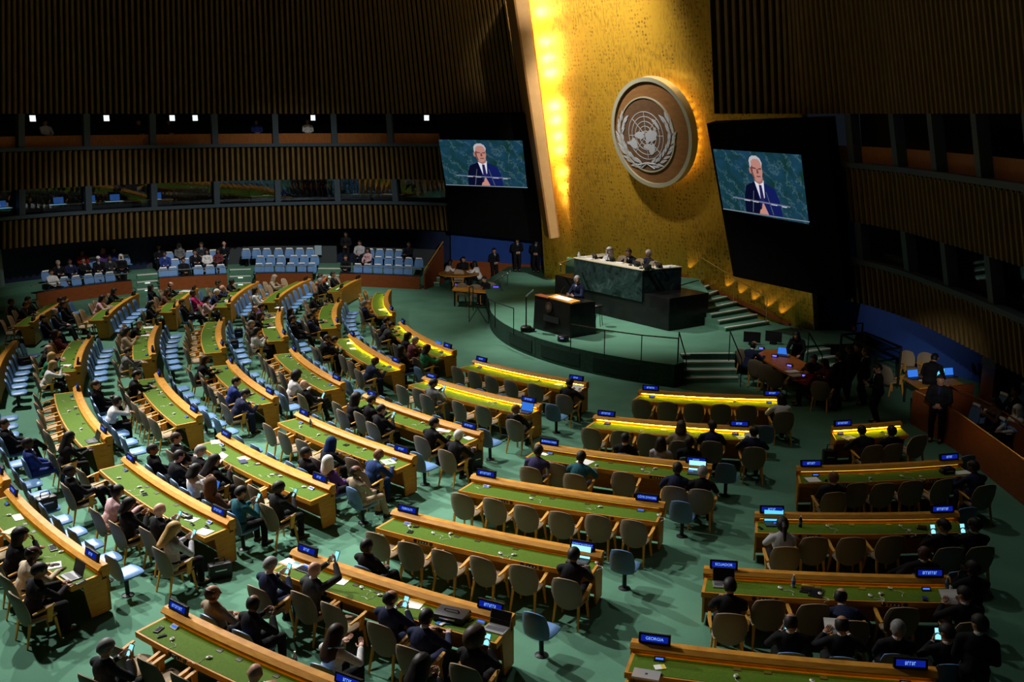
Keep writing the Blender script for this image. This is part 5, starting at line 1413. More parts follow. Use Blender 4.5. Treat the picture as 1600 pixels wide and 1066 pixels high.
def seat_people():
    for n, (px, py, pose, yaw, skin, hair, top, shirt, desc, prop) in enumerate(PEOPLE_T):
        fem = shirt is None and hair.split(':')[0] in ('long', 'bun', 'pony', 'curly', 'hijab', 'afro', 'bob')
        y_ = max(-75, min(75, round(yaw/25)*25)); pb = build_pose(pose, y_, fem); h = pb['head']
        h = h*.96; pos = P(px, py, h.z)
        f = find_desk(pos, .2, 1.9, .85)
        if not f: print('NO DESK', px, py, desc); continue
        k, t, r = f; d = DESKS[k]
        dr = min(1.3, max(.82, r+h.y*1.05)); sl = CH[k]; free = [i for i in range(len(sl)) if (k, i) not in OCC]
        if not free: print('FULL', k, px, py); continue
        i = min(free, key=lambda i: abs(sl[i][0]-t)); OCC[(k, i)] = 1
        sl[i] = [t, dr, 0]
        where = '%s seat at %s' % (ORD[i], place_name(k))
        o, _ = person(d.pt(t, dr), d.face(min(max(t, 0), 1)), pose, yaw, skin, hair, top, '%s, %s' % (desc, where), shirt=shirt)
        give(o, pb, prop, desc.replace(' with lit phone', '').replace(' with phone', '').replace(' raising a phone', '')+' at '+place_name(k))
    for k, sl in CH.items():      # spread the empty chairs between the taken ones
        for i, c in enumerate(sl):
            if (k, i) in OCC: continue
            for j, c2 in enumerate(sl):
                if (k, j) in OCC and abs(c[0]-c2[0]) < .125: c[0] = c2[0]+(.135 if i > j else -.135)
        order = sorted(range(len(sl)), key=lambda i: sl[i][0])
    for n, (px, py, pose, yaw, skin, hair, top, shirt, desc, prop) in enumerate(PEOPLE_B):
        fem = shirt is None and hair.split(':')[0] in ('long', 'bun', 'pony', 'curly', 'hijab', 'afro', 'bob')
        y_ = max(-75, min(75, round(yaw/25)*25)); pb = build_pose(pose, y_, fem); h = pb['head']
        h = h*.96; pos = P(px, py, h.z); f = find_desk(pos, -1.3, .15, -.62)
        if not f: print('NO BLUE', px, py, desc); continue
        k, t, r = f; d = DESKS[k]; dr = min(-.50, max(-.85, r+h.y*1.05)); BL_T.setdefault(k, []).append((t, dr))
        where = 'blue chair in front of %s' % place_name(k)
        o, _ = person(d.pt(t, dr), d.face(min(max(t, 0), 1)), pose, yaw, skin, hair, top, '%s, %s' % (desc, where), shirt=shirt)
        give(o, pb, prop, desc.replace(' with phone', '')+' before '+place_name(k))
seat_people()
def seat_chairs():
    for k, lst in CH.items():
        d = DESKS[k]
        for i, (t, dr, yaw) in enumerate(lst):
            if t is None: continue
            inst(TAN0, d.pt(t, dr), d.face(t)+yaw, 'tan wood-armed chair, %s seat from left at %s' % (ORD[i], place_name(k)), 'tan armchairs behind the desks')
    for k, d in DESKS.items():
        if k[0] in 'RQ': ts = [1.0+.30/d.len] if k not in ('R1', 'Q1') else []
        else:
            n = int(d.len/.80); ts = [(.45+i*.82)/d.len for i in range(n+1)]
            ts = [x for x in ts if x < 1.1]
        if k in ('C1', 'B0', 'A0', 'Z0', 'R1', 'Q1'): ts = []
        ts = [(t, -.55) for t in ts]
        for tt, dr in BL_T.get(k, []):
            ts = [x for x in ts if abs(x[0]-tt) > .42/d.len or x in BL_T[k]] + [(tt, dr)]
        ts = sorted(set(ts))
        for i, (t, dr) in enumerate(ts):
            lab = 'light blue chair, %s along the stage side of %s' % (ORD[i], place_name(k)) 
            inst(BLUE0, d.pt(t, dr), d.face(min(max(t, 0), 1))+RND.uniform(-.06, .06), lab, 'blue chairs in front of the desks')
seat_chairs()
# ------------------------------------------------------------------ banked visitor seats under the left balcony
FASC = catmull([(-21.6, 41.8), (-20.3, 44.6), (-17.4, 47.3), (-13.2, 48.9), (-8.6, 49.0), (-4.5, 48.0)], 10)
def fdist(p):
    best = None
    for a, b in zip(FASC, FASC[1:]):
        d = b-a; t = max(0, min(1, (p-a).dot(d)/d.dot(d))); q = a+d*t; v = (p-q).length
        if best is None or v < best[0]:
            n = Vector((-d.y, d.x, 0)).normalized(); n = n if n.dot(HALL_C-q) > 0 else -n
            best = (v, q, n, (p-q).dot(n))
    return best
def on_row(px, py, off, z0=.5, z1=3.2):
    best = None
    for k in range(140):
        z = z0+(z1-z0)*k/139; p = P(px, py, z); v, q, n, sd = fdist(Vector((p.x, p.y, 0)))
        e = abs(-sd-off)
        if best is None or e < best[0]: best = (e, p, n)
    return best[1], best[2]
ROWOFF = {1: .75, 2: 1.65, 3: 2.55}
ROWZ = {1: .12, 2: .38, 3: .64}
SEATS = {('C', 3): [384, 400, 416, 434, 451, 467, 483], ('C', 2): [406, 422, 438, 458, 474, 490], ('C', 1): [404, 419, 436, 453, 470, 486],
 ('D', 3): [561, 576, 591, 606, 621, 636], ('D', 2): [573, 589, 605, 621, 636, 652], ('D', 1): [540, 557, 572, 588, 604, 620, 635],
 ('B', 3): [249, 265, 281, 297, 315, 333, 350], ('B', 2): [258, 274, 290, 306, 324, 340], ('B', 1): [256, 271, 288, 310, 328, 345],
 ('A', 3): [130, 147, 164, 181, 197], ('A', 2): [75, 93, 112, 134, 155, 173, 190], ('A', 1): [84, 104, 122, 141, 157, 174]}
SECN = {'A': 'section left of the steps', 'B': 'section between the steps', 'C': 'section right of the steps', 'D': 'section beside the left screen'}
def row_pt(px, off, z):
    """point on the row (offset behind the fascia) seen at image column px, at floor height z"""
    best = None
    for k in range(300):
        s = 38+k*.055; u = (px-800)/FPX
        dep = s*CF+(CAM_H-z-.8)*SF; x = u*dep
        v, q, n, sd = fdist(Vector((x, s, 0))); e = abs(-sd-off)
        if -sd > 0 and (best is None or e < best[0]): best = (e, Vector((x, s, z)), n)
    return best[1], best[2]
BACKSEAT = {}
for (sec, row), xs in SEATS.items():
    for i, px in enumerate(xs):
        p, n = row_pt(px, ROWOFF[row], ROWZ[row]); rz = math.atan2(-n.x, n.y)
        inst(COV0, p, rz, 'blue seat with white headrest cover, %s in %s row, %s' % (ORD[i], ['front', 'middle', 'rear'][row-1], SECN[sec]), 'blue seats with white headrest covers')
        BACKSEAT[(sec, row, i)] = (p, rz)
def fband(mb, o0, o1, z0, z1, i0, i1):
    vs = []
    for i in range(i0, i1+1):
        a = FASC[i]; d = FASC[min(i+1, len(FASC)-1)]-FASC[max(i-1, 0)]; n = Vector((-d.y, d.x, 0)).normalized(); n = n if n.dot(HALL_C-a) > 0 else -n
        vs += [a-n*o0+Vector((0, 0, z0)), a-n*o0+Vector((0, 0, z1)), a-n*o1+Vector((0, 0, z1)), a-n*o1+Vector((0, 0, z0))]
    fs = []
    for k in range(i1-i0):
        for j in range(4): fs.append((4*k+j, 4*k+(j+1) % 4, 4*k+4+(j+1) % 4, 4*k+4+j))
    fs += [(0, 1, 2, 3), tuple(4*(i1-i0)+j for j in (3, 2, 1, 0))]
    return mb.add(vs, fs)
NF = len(FASC)-1
for r in (1, 2, 3): struct(fband(MB(), ROWOFF[r]-.55, 3.6 if r == 3 else ROWOFF[r]+.36, 0, ROWZ[r], 0, NF).build('floor_bank', M_CARPET), 'carpeted riser of the banked seats')
def idx(px):
    return min(range(NF+1), key=lambda i: abs(800+FPX*FASC[i].x/(FASC[i].y*CF+8*SF)-px))
for a, b, nm in ((60, 212, 'left of the steps'), (248, 358, 'between the two steps'), (393, 492, 'in the middle'), (533, 664, 'nearest the left screen')):
    i0, i1 = idx(a), idx(b)
    t = thing('seat_barrier', 'red-brown wooden barrier with metal top rail before the blue seats, %s' % nm, 'barrier', FASC[(i0+i1)//2], 0, 'barriers before the banked seats')
    off = -t.location
    for nm2, args, m_ in (('panel', (0, .06, 0, .62), M_REDWOOD), ('shelf', (.04, .36, .60, .64), M_DARK), ('top_rail', (.30, .34, .92, .96), M_STEEL)):
        m = fband(MB(), *args, i0, i1); m.v = [tuple(Vector(v)+off) for v in m.v]; m.build(nm2, m_, t)
# steps between the sections
for a, b, wh in ((214, 246, 'left'), (359, 392, 'middle'), (494, 532, 'right')):
    t = thing('stair_flight', 'green carpeted steps with pale edges between blue seat sections, %s one' % wh, 'stairs', (0, 0, 0))
    body = MB(); N = []
    for k in range(3):
        z = .16+.22*k; o = .2+.85*k
        A, n = row_pt(a, o, z-.8); B, _ = row_pt(b, o, z-.8)
        A = Vector((A.x, A.y, 0)); B = Vector((B.x, B.y, 0))
        body.hexa([A, B, B-n*.9, A-n*.9], [p+Vector((0, 0, z-.01)) for p in (A, B, B-n*.9, A-n*.9)])
        m = MB(); m.hexa([p+Vector((0, 0, z-.05)) for p in (A+n*.01, B+n*.01, B-n*.08, A-n*.08)], [p+Vector((0, 0, z)) for p in (A+n*.01, B+n*.01, B-n*.08, A-n*.08)]); N.append(m)
        m2 = MB(); c = A.lerp(B, .5)+n*.012
        d = (B-A).normalized(); m2.hexa([c-d*.12+Vector((0, 0, z-.12)), c+d*.12+Vector((0, 0, z-.12)), c+d*.12+Vector((0, 0, z-.07)), c-d*.12+Vector((0, 0, z-.07))], [p+n*.01 for p in (c-d*.12+Vector((0, 0, z-.12)), c+d*.12+Vector((0, 0, z-.12)), c+d*.12+Vector((0, 0, z-.07)), c-d*.12+Vector((0, 0, z-.07)))])
        if k < 2: m2.build('step_light', glow('step_light', (.8, 1, .85), .8), t)
    body.build('tread', M_CARPET, t)
    for m in N: m.build('nosing', M_NOSE, t)
# rear screen wall, columns and sign boards behind the seats
m = fband(MB(), 3.35, 3.45, .6, 1.55, idx(248), idx(500)); struct(m.build('trim_6', mat('grey_screen', (.05, .06, .065), .5)), 'low grey partition behind the seats')
m = fband(MB(), 3.35, 3.45, .6, 1.5, idx(533), NF); struct(m.build('trim_6', mat('grey_screen', (.05, .06, .065), .5)), 'low grey partition behind the seats')
p, n = row_pt(497, 3.2, .6); t = thing('notice_board', 'pale blue notice board at the right end of the middle blue seats', 'board', p, math.atan2(-n.x, n.y))
MB().box((0, 0, .75), (.36, .03, .5)).build('panel', mat('pale_blue_board', (.32, .45, .55), .6), t); MB().box((0, -.03, .25), (.05, .04, .5)).build('post', M_DARK, t)
A, B = Vector((-4.3, 48.0, 0)), Vector((-3.5, 49.9, 0))
t = thing('side_barrier', 'red-brown wooden end wall with sloping rail, left of the blue wall', 'barrier', A); d = B-A
m = MB(); m.hexa([(0, 0, 0), (d.x, d.y, 0), (d.x+.06, d.y-.02, 0), (.06, -.02, 0)], [(0, 0, .75), (d.x, d.y, 1.9), (d.x+.06, d.y-.02, 1.9), (.06, -.02, .75)]); m.build('panel', M_REDWOOD, t)
m = MB(); m.bar((.03, 0, .95), (d.x+.03, d.y, 2.1), .05, .04); m.build('rail', M_ARM, t)
t = thing('step_block', 'small white-edged steps at the foot of the red end wall', 'steps', P(676, 447, 0))
for k in range(2):
    MB().box((0, k*.3, .1+.16*k), (.7, .3, .2+.1*k)).build('tread', M_CARPET, t); MB().box((0, k*.3-.13, .2+.21*k), (.7, .08, .03)).build('nosing', M_NOSE, t)
# pale column at the far left edge
m = MB(); c = P(2, 470, 0); m.prism([(c.x-.25, c.y), (c.x+.1, c.y), (c.x+.1, c.y+.3), (c.x-.25, c.y+.3)], 0, 3.2); struct(m.build('column', mat('teal_column', (.22, .32, .30), .6)), 'pale teal column at the far left')

# ------------------------------------------------------------------ tables left of the platform
def mk_table(name, label, quad, z, m_, cat='table', front=True):
    c = sum(quad, Vector())/4; c.z = 0
    t = thing(name, label, cat, c); Q = [q-c for q in quad]
    MB().hexa([(q.x, q.y, z-.06) for q in Q], [(q.x, q.y, z) for q in Q]).build('tabletop', m_, t, bevel=.01)
    for q in Q:
        x, y = q.x*.9, q.y*.86; MB().tube([(x, y, 0), (x, y, z-.06)], .035, 8).build('leg', M_DARK, t)
    return t
q = [P(706, 453, .74), P(783, 458.5, .74), P(790, 449, .74), P(712, 445.5, .74)]
mk_table('side_table', 'orange wooden table with blue displays, left of the platform', q, .74, M_WOOD)
for k, (x, y, wh) in enumerate(((716, 446.5, 'left'), (745, 448.5, 'middle'), (775, 450, 'right'))):
    c = P(x, y, .74); t = thing('desk_console', 'small console with violet display, %s on the orange table' % wh, 'console', (c.x, c.y, .74), 3.0, 'consoles on the left table')
    MB().box((0, 0, .05), (.3, .12, .1)).build('case', M_BLACK, t); MB().add([(-.13, .062, .02), (.13, .062, .02), (.13, .062, .09), (-.13, .062, .09)], [(0, 1, 2, 3)]).build('display', glow('violet_display', (.12, .08, .8), .9), t)
c = P(717, 427, .74); t = thing('round_table', 'round wooden table before the blue wall', 'table', (c.x, c.y, 0))
MB().lathe([(1.0, .69), (1.02, .71), (1.0, .74)], 28).build('tabletop', M_WOOD, t); MB().lathe([(.4, 0), (.4, .03), (.06, .06), (.05, .69)], 14).build('pedestal', M_DARK, t)
for (x, y, rz, lab) in ((720, 464, .15, 'leftmost tan armchair in front of the orange table'), (743, 466, .05, 'middle tan armchair in front of the orange table'), (768, 462, -.2, 'right tan armchair in front of the orange table'), (716, 445, 3.0, 'tan armchair behind the orange table')):
    c = P(x, y, .25); armchair_at((c.x, c.y), rz, lab)
# ------------------------------------------------------------------ tables and seats on the right
q = [P(1180, 554, .74), P(1253, 597, .74), P(1292, 583, .74), P(1208, 541, .74)]
mk_table('officials_table', 'long reddish wooden table right of the front steps', q, .74, wood('cherry_veneer', (.30, .085, .02), (.42, .13, .03)))
for (x, y, rz, lab) in ((1166, 572, -.7, 'dim tan armchair at the left end of the reddish table'), (1184, 590, -.6, 'second dim tan armchair along the reddish table'), (1199, 597, -.6, 'third dim tan armchair along the reddish table'), (1214, 606, -.6, 'fourth dim tan armchair along the reddish table'), (1283, 625, -.5, 'dim tan armchair behind the person in red')):
    c = P(x, y, .3); armchair_at((c.x, c.y), rz, lab)
q = [P(1411, 590, .74), P(1437, 606, .74), P(1508, 601, .74), P(1475, 583, .74)]
mk_table('media_table', 'wooden table with glowing laptops by the right blue wall', q, .74, M_WOOD)
for (x, y, rz, lab) in ((1393, 601, -1.2, 'pale armchair left of the laptop table'), (1422, 582, 3.3, 'middle pale armchair behind the laptop table'), (1449, 585, 3.2, 'right pale armchair behind the laptop table')):
    c = P(x, y, .3); armchair_at((c.x, c.y), rz, lab)
def laptop(p, rz, label, lit=None, open_=105, silver=False, closed=False, wd=.34):
    t = thing('laptop', label, 'laptop', p, rz)
    m_ = mat('laptop_silver', (.42, .42, .43), .35, .7) if silver else mat('laptop_dark', (.012, .013, .018), .4)
    MB().box((0, .0, .009), (wd, .235, .018)).build('base', m_, t, bevel=.004)
    M = Matrix.Rotation(R(open_-90 if not closed else -90), 4, 'X'); 
    if closed:
        MB().box((0, 0, .0225), (wd, .235, .008)).build('lid', m_, t)
        MB().box((0, 0, .027), (.035, .04, .001)).build('badge', M_BLACK, t); return t
    MB().box((0, -.01, .0185), (wd*.86, .10, .002)).build('keyboard', mat('keys', (.05, .05, .06), .6), t)
    MM = Matrix.Translation((0, .117, .012)) @ Matrix.Rotation(R(-(open_-90)), 4, 'X')
    l = MB().box((0, 0, .115), (wd, .008, .23)).build('lid', m_, t); l.matrix_local = MM
    s = MB().add([(-wd*.47, -.0045, .012), (wd*.47, -.0045, .012), (wd*.47, -.0045, .222), (-wd*.47, -.0045, .222)], [(0, 1, 2, 3)]).build('display', lit or M_BLACK, l)
    return t
M_LCYAN = glow('laptop_cyan', (.10, .58, .95), 1.0); M_LWHITE = glow('laptop_pale', (.36, .82, .9), 1.0); M_LBLUE = glow('laptop_blue', (.03, .16, .65), .9)
def desk_rz(px, py):
    pos = P(px, py, .75); f = find_desk(pos, -.2, .9, .35); 
    return DESKS[f[0]].face(f[1]) if f else 0
for (x, y, m_, sil, lab, rz) in ((775, 984, None, 1, 'silver laptop with dark screen before the person with brown curls', None), (111, 902, None, 0, 'dark laptop used by a person in black at the lowest centre desk', None), (143, 690, None, 0, 'dark laptop before the long-haired person in black', None),
    (903, 878, M_LWHITE, 0, 'laptop with bright pale screen below the long lit name sign', None), (1088, 740, M_LWHITE, 0, 'laptop with bright cyan screen before the grey-haired person in black', None), (1211, 820, M_LCYAN, 0, 'laptop with cyan screen before the person with ponytail', None),
    (1131, 915, None, 1, 'open laptop with dark screen and silver keyboard', None), (599, 638, None, 0, 'dark open laptop before a black-haired person', None), (819, 645, M_LBLUE, 0, 'laptop with blue screen at the second centre desk', None), (678, 545, M_LBLUE, 0, 'laptop with blue screen at the front centre-left desk', None),
    (1222, 556, M_LBLUE, 0, 'laptop with blue screen on the reddish table', -.5), (1431, 592, M_LBLUE, 0, 'left laptop with bright blue screen on the media table', .3), (1467, 590, M_LCYAN, 0, 'middle laptop with cyan screen on the media table', -.2), (1485, 589, M_LBLUE, 0, 'right laptop with blue screen on the media table', .2)):
    c = P(x, y, .75); laptop((c.x, c.y, .752), desk_rz(x, y) if rz is None else rz, lab, m_, 108, sil, wd=.36 if m_ is None else .38)
c = P(1010, 1056, .75); laptop((c.x, c.y, .752), desk_rz(1010, 1056)-.05, 'closed silver laptop with dark badge on the nearest right desk', None, 0, True, True, .38)
for (x, y, lab) in ((296, 748, 'laptop with blue screen on the lap of the person in white blouse'), (325, 768, 'laptop with blue screen on the lap of the person in brown headscarf')):
    c = P(x, y, .70); f = find_desk(c, -1.9, .2, -.9); laptop((c.x, c.y, .68), DESKS[f[0]].face(f[1]), lab, M_LBLUE, 112)
for (x, y, wh) in ((1190, 545, 'leftmost'), (1211, 557, 'second'), (1234, 572, 'third'), (1258, 588, 'rightmost')):
    c = P(x, y, .76); t = thing('desk_console', 'small lit violet console, %s on the reddish table' % wh, 'console', (c.x, c.y, .742), -.6, 'consoles on the reddish table')
    MB().box((0, 0, .04), (.2, .1, .08)).build('case', M_BLACK, t); MB().add([(-.07, -.052, .02), (.07, -.052, .02), (.07, -.052, .07), (-.07, -.052, .07)], [(0, 1, 2, 3)]).build('display', glow('violet_display2', (.16, .14, 1.0), 1.2), t)
for (x, y, wh) in ((1238, 580.5, 'upper'), (1244, 586.5, 'lower')):
    c = P(x, y, .745); t = thing('paper_sheet', 'white sheet on the reddish table, %s of two' % wh, 'paper', (c.x, c.y, .746), .3); MB().box((0, 0, 0), (.4, .28, .006)).build('sheet', M_PAPER, t)
for (x, y, rz, lab) in ((1179, 541, 2.8, 'black monitor at the far end of the reddish table, left one'), (1213, 540, 2.6, 'black monitor at the far end of the reddish table, right one')):
    c = P(x, y, .8); t = thing('monitor', lab, 'monitor', (c.x, c.y+.4, .74), rz); MB().box((0, 0, .28), (.56, .04, .36)).build('screen', M_BLACK, t); MB().box((0, 0, .06), (.2, .16, .12)).build('foot', M_BLACK, t)
for k, (x, y) in enumerate(((1447, 586), (1455, 584), (1443, 594), (1452, 590))):
    c = P(x, y, .745); t = thing('paper_sheet', 'white papers on the laptop table, %s of four from the left' % ORD[[1, 3, 0, 2][k]], 'paper', (c.x, c.y, .745), k*.5); MB().box((0, 0, .006), (.3, .22, .012)).build('sheet', M_PAPER, t)
# right seating box: two red-brown walls and blue seats behind
w1 = [P(1424, 663, 0), P(1492, 703, 0), P(1602, 792, 0)]
t = thing('box_barrier', 'long dark red-brown wooden barrier in front of the right-hand seats', 'barrier', w1[0]); o_ = w1[0]
m = MB(); pts = [p-o_ for p in w1]; d = (pts[1]-pts[0]).normalized(); nn = Vector((d.y, -d.x, 0)); nn = nn if nn.x > 0 else -nn
for a, b in zip(pts, pts[1:]): m.hexa([a, b, b+nn*.08, a+nn*.08], [p+Vector((0, 0, .95)) for p in (a, b, b+nn*.08, a+nn*.08)])
m.build('panel', M_REDWOOD, t)
m = MB(); e = nn*1.9+Vector((.1, .5, 0)); m.hexa([pts[0], pts[0]+e, pts[0]+e-d*.08, pts[0]-d*.08], [p+Vector((0, 0, .95)) for p in (pts[0], pts[0]+e, pts[0]+e-d*.08, pts[0]-d*.08)]); m.build('end_panel', M_REDWOOD, t)
m = MB(); m.tube([p+Vector((0, 0, .96))+nn*.04 for p in pts], .02, 6); m.build('top_edge', M_BRASS, t)
t = thing('box_barrier', 'inner dark red-brown barrier with top rail, right behind the front one', 'barrier', o_+nn*1.0); pts2 = [p+nn*.0 for p in pts]
m = MB()
for a, b in zip(pts2, pts2[1:]): m.hexa([a, b, b+nn*.06, a+nn*.06], [p+Vector((0, 0, 1.0)) for p in (a, b, b+nn*.06, a+nn*.06)])
m.build('panel', M_REDWOOD, t); MB().tube([p+Vector((0, 0, 1.08))+nn*.03 for p in pts2], .025, 6).build('rail', M_REDWOOD, t)
rzr = math.atan2(nn.x, -nn.y)   # facing the hall: towards -nn
for k, (x, y, z, lab) in enumerate(((1514, 634, .95, 'front row, far end'), (1531, 644, .95, 'front row, second'), (1552, 655, .95, 'front row, third'), (1557, 617, 1.25, 'second row, far end'), (1576, 630, 1.25, 'second row, second'), (1598, 645, 1.25, 'second row, third'), (1590, 602, 1.5, 'rear row, far end'))):
    c = P(x, y, z); inst(COV0, (c.x, c.y, z-.85), rzr, 'blue seat with white headrest cover in the right box, %s' % lab, 'blue seats in the right box')
A = o_+nn*1.1-d*.2; B = o_+nn*1.1+d*9
struct(MB().hexa([A, B, B+nn*6, A+nn*6], [p+Vector((0, 0, .1)) for p in (A, B, B+nn*6, A+nn*6)]).build('floor_box', M_CARPET))
A = o_+nn*2.35; B = A+d*9
struct(MB().hexa([A, B, B+nn*6, A+nn*6], [p+Vector((0, 0, .38)) for p in (A, B, B+nn*6, A+nn*6)]).build('floor_box', M_CARPET))
c = P(1556, 592, 1.1); t = thing('panel_case', 'pale grey slanted control panel behind the right-hand seats', 'panel', (c.x, c.y, .38), rzr); MB().box((0, 0, .55), (.6, .5, 1.1)).build('cabinet', M_REDWOOD, t); MB().hexa([(-.32, -.28, 1.1), (.32, -.28, 1.1), (.32, .28, 1.1), (-.32, .28, 1.1)], [(-.32, -.28, 1.14), (.32, -.28, 1.14), (.32, .28, 1.34), (-.32, .28, 1.34)]).build('top', mat('grey_panel', (.30, .30, .27), .6), t)

# ------------------------------------------------------------------ people away from the desks
def free(px, py, pose, rz, yaw, skin, hair, top, shirt, label, z=0., byfeet=False, sc=.98, bottom=None, tie='navy', chair=None):
    fem = shirt is None and hair.split(':')[0] in ('long', 'bun', 'pony', 'curly', 'hijab', 'afro', 'bob')
    y_ = max(-75, min(75, round(yaw/25)*25)); pb = build_pose(pose, y_, fem); h = pb['head']
    if byfeet: c = P(px, py, z)
    else:
        c = P(px, py, z+h.z*sc); hh = Matrix.Rotation(rz, 3, 'Z') @ Vector((h.x*sc, h.y*sc, 0)); c = Vector((c.x-hh.x, c.y-hh.y, z))
    o, _ = person(c, rz, pose, yaw, skin, hair, top, label, shirt=shirt, sc=sc, bottom=bottom, tie=tie)
    return o, pb
person(lp(.46, 1.14, 0)+LA+Vector((0, 0, .04)), math.atan2(ly.x, -ly.y), 'speak', 40, 'l', 'short:g', 'navy', 'grey-haired person in navy suit speaking at the marble lectern', shirt='white', sc=1.1)
free(952, 392, 'lap', AUD, 10, 'm', 'ghutra:white', 'white', 'white', 'person in white headdress and robe behind the rostrum', PZ-.2, tie=None, sc=1.12)
free(983, 394, 'desk', AUD, 45, 'l', 'short:n', 'navy', 'white', 'brown-haired person in navy suit, middle of three behind the rostrum', PZ-.2, sc=1.12)
free(1013, 396, 'lap', AUD, 0, 'l', 'short:w', 'charcoal', 'blue', 'white-haired person in dark suit and blue shirt behind the rostrum', PZ-.2, tie='darkblue', sc=1.12)
free(772, 439, 'stand', -2.6, 0, 'm', 'short:k', 'black', 'white', 'guard in black suit standing before the blue wall, hands clasped', 0, True)
free(808, 424, 'stand', -2.9, 0, 'm', 'short:k', 'black', 'white', 'guard in black suit under the left screen, left of two', SZ, True)
free(838, 426, 'stand', 2.9, 0, 'm', 'short:k', 'black', 'white', 'guard in black suit under the left screen, beside the gold wall', SZ, True)
free(703, 410, 'desk', -1.2, 0, 'm', 'bob:k', 'white', None, 'person in white blouse at the left of the round table')
free(724, 405, 'lap', 3.0, 0, 'm', 'short:k', 'black', 'black', 'person in black behind the round table')
free(742, 412, 'desk', 1.2, 0, 'm', 'bob:k', 'white', None, 'person in white at the right of the round table')
free(757, 436, 'desk', 2.4, 0, 'm', 'short:k', 'black', 'black', 'person in black behind the orange table')
SEATED_BACK = [(('A', 1, 0), 'm', 'short:k', 'white', K, 'person in white shirt'), (('A', 2, 1), 'l', 'short:g', 'black', 'white', 'grey-haired person in black suit'), (('A', 2, 2), 'b', 'short:k', 'navy', 'white', 'black-haired person in navy suit'),
 (('A', 2, 3), 'm', 'short:k', 'black', 'white', 'dark-haired person in black suit'), (('A', 2, 4), 'l', 'cap:white', 'black', 'white', 'person in white cap'), (('A', 2, 5), 'b', 'short:k', 'charcoal', 'white', 'black-haired person in dark grey'), (('A', 3, 2), 'l', 'bob:y', 'purple', K, 'blonde person in dark purple'),
 (('A', 3, 3), 'm', 'short:k', 'blue', K, 'person with pale tablet'), (('A', 2, 6), 'b', 'hijab:white', 'black', K, 'person in white headscarf'), (('A', 3, 0), 'm', 'bob:k', 'red', K, 'person in dark red'),
 (('B', 2, 0), 'b', 'short:k', 'blue', 'white', 'person in bright blue suit'), (('B', 3, 0), 'm', 'short:k', 'black', 'white', 'dark-haired person in black suit'), (('B', 3, 2), 'm', 'hijab:lightgrey', 'grey', K, 'person in grey headscarf'), (('B', 1, 2), 'm', 'short:k', 'black', 'black', 'person in black'),
 (('B', 2, 3), 'm', 'short:k', 'black', 'white', 'black-haired person in black suit'), (('B', 3, 4), 'l', 'short:w', 'charcoal', 'white', 'white-haired person in dark suit'), (('B', 2, 4), 'm', 'hijab:black', 'white', K, 'person in white shawl'), (('B', 2, 5), 'b', 'bob:k', 'wine', K, 'person in dark red top'),
 (('B', 3, 6), 'l', '-', 'black', 'white', 'bald person in black suit'),
 (('D', 1, 0), 'l', 'bob:n', 'black', K, 'person in black and white'), (('D', 2, 0), 'm', 'bob:k', 'pink', K, 'person in pale pink'), (('D', 3, 0), 'm', 'short:k', 'lightgrey', K, 'person in pale patterned shirt'), (('D', 3, 5), 'b', 'short:k', 'black', 'blue', 'person in black suit and blue shirt')]
for (key, skin, hair, top, shirt, lab) in SEATED_BACK:
    p, rz = BACKSEAT[key]
    person(p, rz+RND.uniform(-.3, .3), 'cross' if key[2] % 2 else 'lap', 0, skin, hair, top, '%s seated in %s row, %s' % (lab, ['front', 'middle', 'rear'][key[1]-1], SECN[key[0]]), shirt=shirt)
c, n = row_pt(541, 3.0, .64); person(c, math.atan2(-n.x, n.y), 'stand', 0, 'b', 'short:k', 'black', 'person in black standing behind the blue seats near the left screen', shirt='black')
# right side
free(1177, 539, 'desk', -1.0, 0, 'm', 'bald:k', 'navy', 'white', 'balding person in dark suit at the near end of the reddish table')
free(1245, 523, 'lean', 2.6, 0, 'm', 'long:k', 'black', None, 'person with long black hair leaning over the reddish table')
free(1265, 574, 'desk', 1.4, 0, 'b', 'bob:k', 'red', None, 'person in dark red at the reddish table')
free(1289, 567, 'desk', 1.7, 0, 'm', 'bob:k', 'wine', None, 'dark-haired person in dim pink at the reddish table end')
free(1272, 560, 'desk', 2.2, 0, 'm', 'short:k', 'black', 'black', 'dark-haired person in black at the reddish table')
free(1307, 640, 'stand', .6, 0, 'b', 'short:k', 'black', 'white', 'guard in black standing by the reddish table, leftmost of the group', 0, True)
free(1323, 626, 'stand', 1.2, 0, 'b', 'short:k', 'black', 'black', 'guard in black, second of the standing group', 0, True)
free(1337, 622, 'walk', 2.0, 0, 'm', 'short:k', 'black', 'black', 'guard in black, third of the standing group', 0, True)
free(1348, 632, 'stand', 1.0, 0, 'm', 'short:k', 'black', 'white', 'guard in black, right end of the standing group', 0, True)
free(1368, 661, 'standphone', 1.5, 0, 'm', 'short:k', 'black', 'white', 'person in black suit standing sideways left of the pale chairs', 0, True)
free(1461, 690, 'stand', 2.6, 0, 'm', 'short:k', 'black', 'navy', 'tall person in black suit standing by the box barrier', 0, True, 1.05)
free(1448, 640, 'lean', -.6, 0, 'm', 'short:k', 'black', 'black', 'person in black bending over the laptop table', 0, True)
free(1556, 628, 'phone', rzr, 0, 'm', 'long:k', 'brown', None, 'person with long black hair in the right box', .1)
free(1590, 640, 'lap', rzr, 0, 'm', 'hijab:white', 'white', None, 'person in white robe at the right frame edge', .1)
free(1587, 612, 'lap', rzr, 0, 'b', 'short:k', 'black', 'white', 'person in black suit in the rear of the right box', .38)
free(1531, 974, 'stand', -.5, 50, 'm', 'short:k', 'black', 'white', 'person in dark suit standing at the right end of the nearest right desk', 0)
free(1521, 888, 'phone', DESKS['Q4'].face(1), 20, 'd', 'short:k', 'black', 'black', 'black-haired person hunched by the blue chair at the right end of the fourth right desk', .0)
